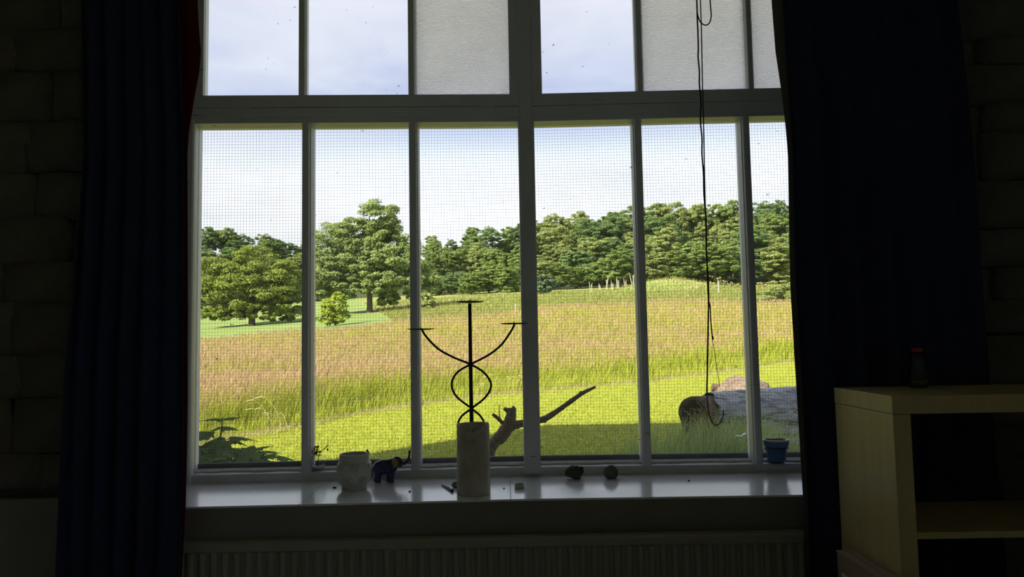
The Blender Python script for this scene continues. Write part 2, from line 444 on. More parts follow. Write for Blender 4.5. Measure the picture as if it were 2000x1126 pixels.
rail_pieces('head', [(YR - 0.02, 1.80), (YG + 0.03, 1.80), (YG + 0.03, Z_TOP + 0.02), (YR - 0.02, Z_TOP + 0.02)], WX0 - 0.1, WX1 + 0.1)
# jambs: board on the room side, then the rebate towards the glass
MB().prism([(WX0 - 0.12, YR - 0.02), (JX0, YR - 0.02), (JX0 + 0.004, YR - 0.012), (JX0 + 0.004, YR + 0.005), (GX0 - 0.004, YG - 0.01), (GX0 - 0.004, YG + 0.03), (WX0 - 0.12, YG + 0.03)], SILL_Z, Z_TOP, kink).build('jamb', PAINT, frame)
MB().prism([(WX1 + 0.12, YR - 0.02), (WX1 + 0.12, YG + 0.03), (RJ, YG + 0.03), (RJ, YR + 0.01), (RJ + 0.03, YR - 0.02)], SILL_Z, Z_TOP, kink).build('jamb', PAINT, frame)
# centre post with fine beads
yp = YR - 0.028
MB().prism([(PX0, yp + 0.010), (PX0 + 0.004, yp + 0.004), (PX0 + 0.007, yp + 0.004), (PX0 + 0.009, yp), (PX1 - 0.009, yp), (PX1 - 0.007, yp + 0.004), (PX1 - 0.004, yp + 0.004), (PX1, yp + 0.010), (PX1, YG + 0.03), (PX0, YG + 0.03)], Z_RAIL - 0.02, 1.80).build('centre_post', PAINT, frame)

def putty_strip(x0, x1, parent):
    n = max(8, int((x1 - x0) / 0.012)); v = []
    for i in range(n + 1):
        x = x0 + (x1 - x0) * i / n
        h = 0.002 + 0.006 * max(0, noise.noise(Vector((x * 14, 1.7, 0))) + 0.2) + 0.002 * noise.noise(Vector((x * 60, 0, 3)))
        k = kink(x)
        v += [(x, YG - 0.022 - 2 * h + k, Z_RAIL + 0.003), (x, YG - 0.018 - 2 * h + k, Z_RAIL + 0.0075), (x, YG - 0.001 + k, Z_RAIL + 0.011 + 0.3 * h), (x, YG - 0.001 + k, Z_RAIL)]
    f = [(i * 4 + j, i * 4 + (j + 1) % 4, i * 4 + 4 + (j + 1) % 4, i * 4 + 4 + j) for i in range(n) for j in range(4)] + [(0, 1, 2, 3), (n * 4, n * 4 + 1, n * 4 + 2, n * 4 + 3)]
    return MB().add(v, f).build('putty', PUTTY, parent)

def pane(x0, x1, z0, z1, y, mat, parent):
    o = MB().box(0, x1 - x0, -0.002, 0.002, 0, z1 - z0, lambda x: kink(x0 + x) - kink(x0)).build('pane', mat, parent)
    o.location = (x0, y + kink(x0), z0); return o
def bar(x, wd, y0, y1, z0, z1, parent, name='glazing_bar'):
    h = wd / 2
    MB().prism([(x - h, y1), (x - h, y0 + 0.020), (x - h + 0.004, y0 + 0.014), (x - h + 0.005, y0 + 0.004), (x - h + 0.009, y0), (x + h - 0.009, y0), (x + h - 0.005, y0 + 0.004), (x + h - 0.004, y0 + 0.014), (x + h, y0 + 0.020), (x + h, y1)], z0, z1, kink).build(name, PAINT, parent)

BW = 0.037
for wi, (xs, e0, e1) in enumerate((((X_M[0], X_M[1]), GX0, PX0), ((X_M[2], X_M[3]), PX1, RJ))):
    win = structure(empty('window_%d' % (wi + 1)))
    for x in xs: bar(x, BW, YR + 0.002, YG + 0.02, Z_RAIL - 0.004, Z_HEAD + 0.003, win)
    edges = [e0] + list(xs) + [e1]
    for i in range(3):
        a = edges[i] + (BW / 2 if i else 0); b = edges[i + 1] - (BW / 2 if i < 2 else 0)
        pane(a - 0.006, b + 0.006, Z_RAIL - 0.004, Z_HEAD + 0.006, YG, GLASS_LOW, win)
        putty_strip(a, b, win)
    MB().box(e0 - 0.03, e1 + 0.02, YG + 0.022, YG + 0.045, Z_RAIL - 0.05, zc(889, YG + 0.04), kink).build('outer_batten', BATTEN, win)
    # upper hopper sash: rails, stiles, glazing bars, hinges, panes
    up = structure(empty('window_%d' % (wi + 3)))
    ya, yb = YR - 0.020, YR + 0.030
    if wi == 0:
        s0, s1 = PY(384, 100, ya - 0.04)[0], PX0 + 0.014
        g0, g1 = PY(399, 100, ya + 0.0 - 0.04)[0], PY(993.5, 100, ya)[0]
        bs = (PY(589, 100, ya - 0.03)[0], PY(804, 100, ya - 0.01)[0])
    else:
        s0, s1 = PX1 - 0.018, WX1 + 0.02
        g0, g1 = PY(1057, 100, ya)[0], RJ + 0.02
        bs = (PY(1248.5, 100, ya)[0], PY(1464, 100, ya - 0.01)[0])
    MB().box(s0, s1, ya, yb, Z_SASH + 0.001, Z_UP, kink).build('bottom_rail', PAINT, up, bevel=0.002)
    MB().box(s0, s1, ya, yb, 1.72, 1.80, kink).build('top_rail', PAINT, up)
    MB().box(s0, g0, ya, yb, Z_UP, 1.72, kink).build('stile', PAINT, up)
    MB().box(g1, s1, ya, yb, Z_UP, 1.72, kink).build('stile', PAINT, up)
    for x in bs: bar(x, 0.035, ya + 0.004, yb, Z_UP - 0.002, 1.722, up)
    ed = [g0] + list(bs) + [g1]
    for i in range(3):
        a = ed[i] + (0.0175 if i else 0); b = ed[i + 1] - (0.0175 if i < 2 else 0)
        frosty = (wi == 0 and i == 2) or (wi == 1 and i > 0)
        pane(a - 0.006, b + 0.006, Z_UP - 0.006, 1.726, ya + 0.022, FROST if frosty else GLASS, up)
    for hx in ((PY(480, 205, ya)[0], PY(950, 205, ya)[0]) if wi == 0 else (PY(1140, 205, ya)[0], PY(1420, 205, ya)[0])):
        k = kink(hx)
        MB().tube([(hx - 0.033, ya - 0.002 + k, Z_SASH), (hx + 0.033, ya - 0.002 + k, Z_SASH)], 0.0045, 8).build('hinge', PAINT, up)

sw = structure(empty('window_5', (HX1 + 0.14, 0, 0)))  # unseen window, added behind the camera to lift the room light
for q in ((SWY0, SWY1, SWZ0, SWZ0 + 0.05), (SWY0, SWY1, SWZ1 - 0.05, SWZ1), (SWY0, SWY0 + 0.05, SWZ0 + 0.05, SWZ1 - 0.05), (SWY1 - 0.05, SWY1, SWZ0 + 0.05, SWZ1 - 0.05), ((SWY0 + SWY1) / 2 - 0.02, (SWY0 + SWY1) / 2 + 0.02, SWZ0 + 0.05, SWZ1 - 0.05)):
    MB().box(-0.03, 0.03, *q).build('frame_bar', PAINT, sw)
for q in ((SWY0 + 0.05, (SWY0 + SWY1) / 2 - 0.02), ((SWY0 + SWY1) / 2 + 0.02, SWY1 - 0.05)):
    MB().box(-0.002, 0.002, q[0], q[1], SWZ0 + 0.05, SWZ1 - 0.05).build('pane', GLASS, sw)
# ------------------------------------------------------------------ wire mesh screens outside the glass (12.7 mm)
for e0, e1, lab in ((GX0 - 0.03, PX0 + 0.02, 'square wire mesh screen behind the three left lower panes'), (PX1 - 0.02, RJ + 0.03, 'square wire mesh screen behind the three right lower panes')):
    z0, z1 = Z_RAIL + 0.01, Z_HEAD + 0.02
    mb = MB(); t = 0.00034; g = 0.0127
    x = e0
    while x < e1:
        jx = 0.0007 * noise.noise(Vector((x * 50, 0, 0)))
        pts = [(x + jx, z0), (x + jx + 0.001 * noise.noise(Vector((x * 9, 4, 1))), z1)]
        v = []
        for px, z in pts:
            k = YM + kink(px); v += [(px - t, k - t, z), (px + t, k - t, z), (px + t, k + t, z), (px - t, k + t, z)]
        mb.add(v, [(j, (j + 1) % 4, 4 + (j + 1) % 4, 4 + j) for j in range(4)]); x += g
    z = z0
    while z < z1:
        n = 10; v = []
        for i in range(n + 1):
            px = e0 + (e1 - e0) * i / n; k = YM + kink(px) + 2 * t; q = z + 0.0012 * noise.noise(Vector((px * 3, z * 30, 2)))
            v += [(px, k - t, q - t), (px, k - t, q + t), (px, k + t, q + t), (px, k + t, q - t)]
        mb.add(v, [(i * 4 + j, i * 4 + (j + 1) % 4, i * 4 + 4 + (j + 1) % 4, i * 4 + 4 + j) for i in range(n) for j in range(4)]); z += g
    tag(mb.build('wire_mesh_screen', WIRE), lab, 'wire mesh', 'mesh screens', 'stuff')

# ================================================================== OUTDOORS: ground
LAWN_Z = -1.05
PXC = [-2000, -400, 200, 400, 600, 800, 1000, 1200, 1400, 1560, 2000, 2600, 4200]
DIST = [30, 45, 60, 80, 100, 130, 175, 260]
GY = {
 30: [700, 690, 686, 681, 664, 643, 625, 612, 606, 605, 600, 595, 590],
 45: [690, 672, 662, 656, 640, 620, 601, 589, 583, 581, 578, 575, 570],
 60: [680, 660, 648, 640, 626, 606, 588, 575, 566, 567, 562, 560, 560],
 80: [660, 640, 625, 615, 603, 588, 575, 566, 562, 557, 552, 550, 550],
 100: [640, 620, 600, 592, 584, 574, 564, 556, 552, 548, 544, 540, 540],
 130: [600, 570, 548, 540, 538, 535, 525, 510, 500, 496, 492, 490, 490],
 175: [560, 530, 505, 500, 505, 512, 500, 480, 465, 458, 455, 450, 450],
 260: [560, 530, 505, 500, 505, 512, 500, 480, 465, 458, 455, 450, 450]}
T_COL = [(x - 1000) / F for x in PXC]
def zfar(t, i):
    y = interp(t, T_COL, GY[DIST[i]]); x = 1000 + t * F
    d = ray(min(max(x, -400), 2600), y); return d[2] / d[1] * DIST[i]
def ground(X, Y):
    Y = max(Y, 2.0); t = X / Y
    zl = LAWN_Z + 0.03 * (Y - 3.3)
    if Y <= 12: return zl
    if Y < 30:
        z1 = zfar(t, 0); s = (Y - 12) / 18; z0 = LAWN_Z + 0.03 * 8.7; m0 = 0.03 * 18; m1 = (zfar(t, 1) - z1) / 15 * 18
        return (2 * s**3 - 3 * s**2 + 1) * z0 + (s**3 - 2 * s**2 + s) * m0 + (-2 * s**3 + 3 * s**2) * z1 + (s**3 - s**2) * m1
    Y = min(Y, 259.9)
    for i in range(len(DIST) - 1):
        if Y < DIST[i + 1]:
            s = (Y - DIST[i]) / (DIST[i + 1] - DIST[i]); z0, z1 = zfar(t, i), zfar(t, i + 1)
            z = z0 + (z1 - z0) * s
            # low grassy mound by the wood edge
            z += 1.15 * math.exp(-((X - 15.6) / 4.2) ** 2 - ((Y - 72) / 6) ** 2)
            return z
    return 0
# edge of the mown lawn
EDGE_X = []; EDGE_Y = []
for px, py in ((-300, 1000), (390, 868), (480, 850), (600, 830), (700, 806), (850, 784), (1000, 766), (1250, 746), (1530, 716), (1800, 700)):
    d = ray(px, py); Yp = (LAWN_Z - 0.03 * 3.3) / (d[2] / d[1] - 0.03); EDGE_X.append(d[0] / d[1] * Yp); EDGE_Y.append(Yp)
def edge_y(X): return interp(X, EDGE_X, EDGE_Y)

def mat_ground():
    m = Mat('ground_grass'); a = m.attr('zone'); v = m.coord()
    q = m.noise(v, 1.6, 6, 0.7); q2 = m.noise(v, 22, 3, 0.7); q3 = m.noise(m.coord((0.12, 0.3, 0.3)), 1.2, 4)
    lawn = m.mix(m.ramp(q2, [(0.35, (0, 0, 0)), (0.65, (1, 1, 1))]), (0.20, 0.235, 0.022), (0.36, 0.395, 0.045))
    lawn = m.mix(m.ramp(q, [(0.5, (0, 0, 0)), (0.7, (0.5,) * 3)]), lawn, (0.30, 0.30, 0.075))
    mead = m.mix(m.ramp(q2, [(0.35, (0, 0, 0)), (0.65, (1, 1, 1))]), (0.16, 0.17, 0.035), (0.30, 0.26, 0.10))
    far = m.mix(m.ramp(q3, [(0.40, (0, 0, 0)), (0.62, (1, 1, 1))]), (0.20, 0.26, 0.06), (0.34, 0.32, 0.12))
    c = m.mix(m.ramp(a, [(0.30, (0, 0, 0)), (0.36, (1, 1, 1))]), lawn, mead)
    c = m.mix(m.ramp(a, [(0.63, (0, 0, 0)), (0.69, (1, 1, 1))]), c, far)
    c = m.mix(m.attr('fairway'), c, m.mix(m.ramp(q3, [(0.35, (0, 0, 0)), (0.65, (1, 1, 1))]), (0.165, 0.235, 0.065), (0.225, 0.285, 0.085)))
    c = m.mix(m.ramp(a, [(0.90, (0, 0, 0)), (0.95, (1, 1, 1))]), c, (0.06, 0.075, 0.025))
    return m.done(m.principled(c, 0.95, bump=m.bump(q2, 0.6, 0.03), spec=0.1))
GROUND = mat_ground()
ts = np.concatenate([np.linspace(-3.0, -0.62, 20)[:-1], np.linspace(-0.62, 0.62, 110), np.linspace(0.62, 3.0, 20)[1:]])
ys = np.concatenate([np.linspace(OUT_Y + 0.005, 16, 60), np.geomspace(16.6, 259, 90)])
def far_edge(X, Y):        # distance at which the tall grass ends
    return 31 + 1.2 * math.sin(X * 0.4) + 0.8 * math.sin(X * 1.1)
vv = []; zn = []; fw = []
for Y in ys:
    for t in ts:
        X = t * Y; vv.append((X, Y, ground(X, Y))); fw.append(1.0 if (t < -0.155 - 0.001 * (Y - 33) and 33 < Y < 95) else 0.0)
        e = edge_y(X); fe = far_edge(X, Y)
        zn.append(0.15 if Y < e - 0.1 else (0.48 if Y < fe else (0.80 if Y < 84 + (6 if X > 0 else 10) else 1.0)))
nx = len(ts)
ff = [(i * nx + j, i * nx + j + 1, (i + 1) * nx + j + 1, (i + 1) * nx + j) for i in range(len(ys) - 1) for j in range(nx - 1)]
gme = bpy.data.meshes.new('ground'); gme.from_pydata(vv, [], ff)
at = gme.attributes.new('fairway', 'FLOAT', 'POINT'); at.data.foreach_set('value', np.array(fw, np.float32))
at = gme.attributes.new('zone', 'FLOAT', 'POINT'); at.data.foreach_set('value', np.array(zn, np.float32))
g = link('ground', gme, GROUND, None, True); structure(g)
structure(MB().box(HX1 + 0.31, 70, -60, OUT_Y, LAWN_Z - 0.3, LAWN_Z).build('ground_beside_house', GROUND))

# ------------------------------------------------------------------ grass blades
def blades(name, pts, hgt, wid, lean, mat, seg=2, bend=0.3, wind=(0.25, -0.1)):
    """pts (n,3) roots; each blade is a strip that narrows to a point; attributes h (root to tip) and rnd"""
    n = len(pts); a = rng.uniform(0, 2 * np.pi, n); side = np.stack([np.cos(a), np.sin(a), np.zeros(n)], 1)
    la = rng.uniform(0, 2 * np.pi, n); lm = np.abs(rng.normal(0, lean, n))
    ld = np.stack([np.cos(la) * lm + wind[0] * rng.uniform(0.2, 1, n), np.sin(la) * lm + wind[1] * rng.uniform(0.2, 1, n), np.zeros(n)], 1)
    # turn the side mostly across the lean
    Vs = []; H = []; R = []
    rnd = rng.random(n)
    def pos(s): return pts + np.stack([np.zeros(n), np.zeros(n), hgt * s * (1 - 0.12 * s * (lm / max(lean, 1e-3)) * bend)], 1) + ld * (hgt * s ** 1.8)[:, None]
    lv = [i / seg for i in range(seg + 1)]
    for i in range(seg):
        s0, s1 = lv[i], lv[i + 1]; w0, w1 = wid * (1 - s0 ** 1.5), wid * (1 - s1 ** 1.5)
        p0, p1 = pos(np.full(n, s0)), pos(np.full(n, s1))
        if i < seg - 1:
            q = np.stack([p0 - side * w0[:, None], p0 + side * w0[:, None], p1 + side * w1[:, None], p1 - side * w1[:, None]], 1); h = np.tile([s0, s0, s1, s1], (n, 1))
            tri = np.concatenate([q[:, [0, 1, 2]], q[:, [0, 2, 3]]]); hh = np.concatenate([h[:, [0, 1, 2]], h[:, [0, 2, 3]]]); rr = np.concatenate([rnd, rnd])
        else:
            tri = np.stack([p0 - side * w0[:, None], p0 + side * w0[:, None], p1], 1); hh = np.tile([s0, s0, s1], (n, 1)); rr = rnd
        Vs.append(tri); H.append(hh); R.append(np.repeat(rr[:, None], 3, 1))
    me = quads_mesh(name, np.concatenate(Vs), 3, {'h': np.concatenate(H), 'rnd': np.concatenate(R)})
    me.materials.append(mat)
    return me, pos
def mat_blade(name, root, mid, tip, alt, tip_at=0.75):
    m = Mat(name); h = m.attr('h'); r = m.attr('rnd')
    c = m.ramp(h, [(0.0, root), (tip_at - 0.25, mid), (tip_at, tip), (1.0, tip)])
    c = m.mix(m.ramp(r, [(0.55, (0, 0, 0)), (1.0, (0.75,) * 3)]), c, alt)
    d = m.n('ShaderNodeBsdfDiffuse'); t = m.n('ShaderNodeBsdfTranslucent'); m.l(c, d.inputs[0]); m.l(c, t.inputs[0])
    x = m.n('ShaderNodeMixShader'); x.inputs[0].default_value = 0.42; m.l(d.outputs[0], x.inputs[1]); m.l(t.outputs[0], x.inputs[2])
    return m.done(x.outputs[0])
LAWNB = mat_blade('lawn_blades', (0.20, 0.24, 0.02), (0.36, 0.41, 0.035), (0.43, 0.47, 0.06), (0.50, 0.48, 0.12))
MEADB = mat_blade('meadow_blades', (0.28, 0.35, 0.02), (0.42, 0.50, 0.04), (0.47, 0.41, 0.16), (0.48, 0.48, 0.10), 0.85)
HEADM = mat_blade('seed_heads', (0.47, 0.34, 0.19), (0.52, 0.35, 0.21), (0.56, 0.39, 0.25), (0.48, 0.26, 0.16))
TUFTB = mat_blade('tuft_blades', (0.13, 0.20, 0.04), (0.24, 0.36, 0.08), (0.36, 0.46, 0.15), (0.42, 0.44, 0.20))
STRAWB = mat_blade('straw_blades', (0.50, 0.42, 0.18), (0.60, 0.51, 0.26), (0.64, 0.55, 0.30), (0.46, 0.44, 0.15))

def scatter(n, tlo, thi, ylo, yhi, power, cond):
    t = rng.uniform(tlo, thi, n); u = rng.random(n)
    if power == 0: Y = ylo + (yhi - ylo) * u
    else: Y = ylo * (yhi / ylo) ** u
    X = t * Y; k = np.array([cond(a, b) for a, b in zip(X, Y)])
    X, Y = X[k], Y[k]
    return np.stack([X, Y, [ground(a, b) for a, b in zip(X, Y)]], 1)
pts = scatter(120000, -0.55, 0.62, 4.6, 16, 1, lambda a, b: b < edge_y(a))
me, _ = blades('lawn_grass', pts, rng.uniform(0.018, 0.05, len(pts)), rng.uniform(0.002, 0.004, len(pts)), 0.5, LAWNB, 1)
tag(link('lawn_grass', me), 'short mown bright green lawn grass nearest the window', 'grass', kind='stuff')
def mead_ok(a, b):
    e = edge_y(a); return e + 0.05 * math.sin(a * 7) < b < far_edge(a, b)
pts = scatter(190000, -0.58, 0.62, 6.0, 33, 1, mead_ok)
ed = np.array([edge_y(a) for a in pts[:, 0]])
near = np.clip((pts[:, 1] - ed) / 1.2, 0.35, 1)
patch = np.array([0.85 + 0.3 * noise.noise(Vector((a * 0.7, b * 0.5, 0))) for a, b in pts[:, :2]])
hg = rng.uniform(0.35, 0.66, len(pts)) * near * patch
wd = 0.0022 + 0.00034 * pts[:, 1]
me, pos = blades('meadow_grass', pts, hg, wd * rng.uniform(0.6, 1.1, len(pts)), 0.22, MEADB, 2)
mg = tag(link('meadow_grass', me), 'tall uncut meadow grass with pinkish brown seed heads beyond the lawn', 'grass', kind='stuff')
tips = pos(np.full(len(pts), 0.92)); sel = (rng.random(len(pts)) < 0.85) & (near > 0.8)
tp = tips[sel]; n = len(tp); hh = rng.uniform(0.05, 0.11, n); ww = wd[sel] * rng.uniform(0.55, 1.05, n)
a = rng.uniform(0, 2 * np.pi, n); sd_ = np.stack([np.cos(a), np.sin(a), np.zeros(n)], 1)
ax = np.stack([rng.normal(0.25, 0.3, n), rng.normal(-0.05, 0.3, n), np.ones(n)], 1); ax /= np.linalg.norm(ax, axis=1)[:, None]
V = np.stack([tp - ax * (hh * .5)[:, None], tp + sd_ * ww[:, None], tp + ax * (hh * .6)[:, None], tp - sd_ * ww[:, None]], 1)
me = quads_mesh('seed_heads', V, 4, {'h': np.tile([0, .5, 1, .5], (n, 1)), 'rnd': np.repeat(rng.random(n)[:, None], 4, 1)})
me.materials.append(HEADM)
sh = link('seed_heads', me, None, mg); sh['kind'] = 'stuff'; sh['label'] = 'pinkish brown seed heads'
pts = scatter(60000, -0.5, 0.5, 31, 84, 1, lambda a, b: b > far_edge(a, b) and (a / b > -0.155 - 0.001 * (b - 33) or b < 35))
FIELDB = mat_blade('field_blades', (0.17, 0.22, 0.045), (0.27, 0.32, 0.065), (0.36, 0.34, 0.12), (0.38, 0.33, 0.15), 0.8)
me, _ = blades('field_grass', pts, rng.uniform(0.10, 0.32, len(pts)), rng.uniform(0.02, 0.045, len(pts)), 0.4, FIELDB, 1)
tag(link('field_grass', me), 'rough yellow green field grass between the meadow and the wood', 'grass', kind='stuff')
# straw along the mowing line and a fallen tuft of dry stalks
pts = scatter(130000, -0.5, 0.6, 5.5, 16, 1, lambda a, b: -0.34 < b - edge_y(a) - 0.1 * noise.noise(Vector((a * 3, b, 0))) < 0.04)
me, _ = blades('cut_straw', pts, rng.uniform(0.03, 0.12, len(pts)), rng.uniform(0.002, 0.0035, len(pts)), 0.9, STRAWB, 1)
tag(link('cut_straw', me), 'pale dry straw lying along the edge of the mown lawn', 'straw', kind='stuff')
def straw_tuft(px, py, lab, n, spread, lean):
    d = ray(px, py); Yp = (LAWN_Z - 0.03 * 3.3) / (d[2] / d[1] - 0.03); X = d[0] / d[1] * Yp
    mb = MB()
    for i in range(n):
        a = random.uniform(-0.5, 0.5); ln = random.uniform(0.18, 0.42); rx = X + random.uniform(-spread, spread); ry = Yp + random.uniform(-0.1, 0.1)
        z0 = ground(rx, ry)
        pts = [(rx, ry, z0), (rx + lean * ln * 0.4, ry + a * 0.1, z0 + ln * 0.55), (rx + lean * ln * 0.9, ry + a * 0.25, z0 + ln * 0.85), (rx + lean * ln * 1.4, ry + a * 0.3, z0 + ln * 0.8)]
        mb.tube(catmull(pts, 4), [0.002] * 9 + [0.005, 0.006, 0.004, 0.001], 4)
    o = mb.build('dry_grass_tuft', STRAWM); tag(o, lab, 'grass'); return o
STRAWM = plain('straw', (0.50, 0.40, 0.21), 0.9, var=0.2)
straw_tuft(552, 838, 'bent tuft of pale dry grass at the meadow edge on the left', 7, 0.10, -0.6)
straw_tuft(972, 772, 'tangled pale dry grass tuft at the meadow edge near the candelabrum', 16, 0.35, 0.4)

# ------------------------------------------------------------------ trees
LEAFS = {
 'mid': foliage('leaf_mid', (0.142, 0.206, 0.053), (0.307, 0.395, 0.112), trans=0.3, objrand=0.15),
 'dark': foliage('leaf_dark', (0.100, 0.171, 0.059), (0.224, 0.313, 0.106), trans=0.3, objrand=0.15),
 'pale': foliage('leaf_pale', (0.201, 0.254, 0.071), (0.389, 0.443, 0.153), trans=0.3, objrand=0.12),
 'olive': foliage('leaf_olive', (0.125, 0.175, 0.03), (0.3, 0.35, 0.075), trans=0.3),
 'big': foliage('leaf_big', (0.16, 0.225, 0.07), (0.35, 0.425, 0.145), trans=0.3),
 'lime': foliage('leaf_lime', (0.24, 0.31, 0.03), (0.42, 0.49, 0.08), trans=0.35),
 'blue': foliage('leaf_blue', (0.077, 0.130, 0.071), (0.177, 0.248, 0.124), trans=0.2),
 'rust': foliage('leaf_rust', (0.177, 0.183, 0.065), (0.330, 0.319, 0.130), trans=0.25),
}
BARK = plain('bark', (0.10, 0.085, 0.065), 0.95, var=0.4, scale=4, bumps=0.5)
BIRCH = plain('birch_bark', (0.42, 0.38, 0.30), 0.9, var=0.35, scale=3)
def crown_mesh(name, lobes, per, size, clumps=26, droop=0.0):
    """leaves gathered in clumps over the surface of several lobes (cx, cy, cz, rx, ry, rz)"""
    Vs = []; R = []
    for lb in lobes:
        c = np.array(lb[:3]); r = np.array(lb[3:])
        d = rng.normal(size=(clumps, 3)); d /= np.linalg.norm(d, axis=1)[:, None]
        d[:, 2] = np.where(d[:, 2] < -0.75, -d[:, 2], d[:, 2])
        cc = c + d * r * rng.uniform(0.72, 1.02, (clumps, 1))
        rc = rng.uniform(0.26, 0.44, clumps) * r.min()
        for k in range(clumps):
            q = rng.normal(size=(per, 3)); q /= np.linalg.norm(q, axis=1)[:, None]
            q[:, 2] = np.abs(q[:, 2]) * np.where(rng.random(per) < 0.8, 1, -1)
            p = cc[k] + q * rc[k] * rng.uniform(0.55, 1.05, (per, 1)) * np.array([1.15, 1.15, 0.62])
            nrm = q * 0.7 + d[k] * 0.35 + np.array([0, 0, 0.45]) + rng.normal(size=(per, 3)) * 0.45
            nrm /= np.linalg.norm(nrm, axis=1)[:, None]
            t = np.cross(nrm, rng.normal(size=(per, 3))); t /= np.linalg.norm(t, axis=1)[:, None]
            b = np.cross(nrm, t)
            t = t - np.array([0, 0, droop]); 
            s = size * rng.uniform(0.6, 1.25, (per, 1))
            Vs.append(np.stack([p - t * s, p + b * s * 0.55, p + t * s, p - b * s * 0.55], 1))
            rr = np.clip(rng.random(per) * 0.7 + 0.3 * rng.random(), 0, 1); R.append(np.repeat(rr[:, None], 4, 1))
    return quads_mesh(name, np.concatenate(Vs), 4, {'rnd': np.concatenate(R)})
def trunk_mesh(name, h, r, limbs, lean=0.0):
    mb = MB()
    mb.tube([(0, 0, -0.3), (0, 0, 0.05 * h), (lean * h * .3, 0, h * .4), (lean * h * .7, 0.02 * h, h * .75), (lean * h, 0, h)], [r * 1.5, r * 1.1, r * .85, r * .55, r * .2], 9)
    for (z, dx, dy, dz, rr) in limbs:
        mb.tube(catmull([(lean * z, 0, z), (lean * z + dx * .45, dy * .45, z + dz * .6), (lean * z + dx, dy, z + dz)], 3), [rr * (1 - .8 * i / 6) for i in range(7)], 6)
    return mb.mesh(name)
def tree(name, loc, crown, leaf, trunk, bark, lab, cat, group=None, sc=(1, 1, 1), rz=0.0):
    e = empty(name, loc, rz); e.scale = sc; tag(e, lab, cat, group)
    c = bpy.data.objects.new('crown', crown); COL.objects.link(c); c.parent = e
    if not crown.materials: crown.materials.append(None)
    c.material_slots[0].link = 'OBJECT'; c.material_slots[0].material = leaf
    if trunk:
        t = bpy.data.objects.new('trunk', trunk); COL.objects.link(t); t.parent = e
        if not trunk.materials: trunk.materials.append(None)
        t.material_slots[0].link = 'OBJECT'; t.material_slots[0].material = bark
    return e
def at_ground(px, Y):
    X = ray(px, 600)[0] / ray(px, 600)[1] * Y
    for _ in range(2):          # roll correction
        z = ground(X, Y)
        y = 563; 
        p = np.array([X, Y, z]); pxx = 1000 + F * p.dot(_r) / p.dot(_f); X += (px - pxx) / F * Y
    return X, Y, ground(X, Y)
def px2m(n, Y): return n / F * Y

# round tree on the left
Y = 58; X, Y, z = at_ground(492, Y); u = px2m(1, Y)
lobes = [(-45*u, 0, 75*u, 55*u, 50*u, 42*u), (40*u, 0, 68*u, 52*u, 48*u, 40*u), (-5*u, 0, 112*u, 55*u, 50*u, 38*u), (-70*u, 5*u, 95*u, 42*u, 40*u, 36*u), (62*u, 0, 95*u, 38*u, 36*u, 30*u), (0, -20*u, 60*u, 60*u, 45*u, 40*u), (-30*u, -10*u, 30*u, 40*u, 30*u, 26*u), (66*u, 0, 36*u, 32*u, 26*u, 24*u), (-75*u, 0, 45*u, 36*u, 30*u, 26*u), (20*u, -12*u, 26*u, 30*u, 26*u, 18*u), (-60*u, -10*u, 22*u, 34*u, 26*u, 16*u), (58*u, -8*u, 18*u, 30*u, 24*u, 14*u), (-10*u, -16*u, 90*u, 50*u, 36*u, 34*u)]
tree('round_tree', (X, Y, z), crown_mesh('crown', lobes, 210, 2.25*u, 36), LEAFS['olive'], trunk_mesh('trunk', 100*u, 6*u, [(30*u, 30*u, 0, 30*u, 4*u), (30*u, -35*u, 0, 30*u, 4*u)]), BARK, 'broad low rounded olive green tree standing in the grass at far left', 'tree')
# big tree
Y = 63; X, Y, z = at_ground(722, Y); u = px2m(1, Y)
lobes = [(-70*u, 0, 130*u, 52*u, 50*u, 42*u), (-52*u, 0, 85*u, 55*u, 50*u, 40*u), (-88*u, 0, 70*u, 36*u, 40*u, 32*u), (-30*u, 0, 155*u, 42*u, 40*u, 32*u), (14*u, 0, 185*u, 38*u, 36*u, 36*u), (30*u, 0, 160*u, 34*u, 34*u, 26*u), (10*u, 15*u, 120*u, 50*u, 45*u, 40*u), (58*u, 0, 110*u, 45*u, 45*u, 40*u), (78*u, 0, 75*u, 42*u, 42*u, 38*u), (30*u, -20*u, 66*u, 44*u, 36*u, 30*u), (-10*u, -22*u, 80*u, 38*u, 32*u, 26*u), (36*u, 0, 28*u, 18*u, 16*u, 20*u), (105*u, 10*u, 60*u, 34*u, 36*u, 34*u), (8*u, -25*u, 100*u, 30*u, 22*u, 20*u), (-62*u, -5*u, 46*u, 44*u, 36*u, 24*u), (-25*u, -14*u, 52*u, 34*u, 28*u, 20*u), (14*u, -24*u, 48*u, 30*u, 24*u, 18*u), (62*u, -5*u, 44*u, 36*u, 30*u, 24*u), (-50*u, -10*u, 110*u, 44*u, 36*u, 34*u), (-10*u, 0, 140*u, 40*u, 36*u, 30*u), (40*u, 0, 135*u, 34*u, 30*u, 28*u)]
tree('tall_tree', (X, Y, z), crown_mesh('crown', lobes, 210, 2.25*u, 32), LEAFS['big'], trunk_mesh('trunk', 190*u, 5.2*u, [(40*u, 55*u, 0, 55*u, 4.5*u), (40*u, -55*u, 0, 50*u, 4.5*u), (60*u, 40*u, -5*u, 45*u, 3.5*u), (70*u, -25*u, -20*u, 40*u, 3*u), (55*u, 20*u, -25*u, 35*u, 3*u)]), BARK, 'tallest spreading green tree with a thick dark trunk, left of the candelabrum', 'tree')
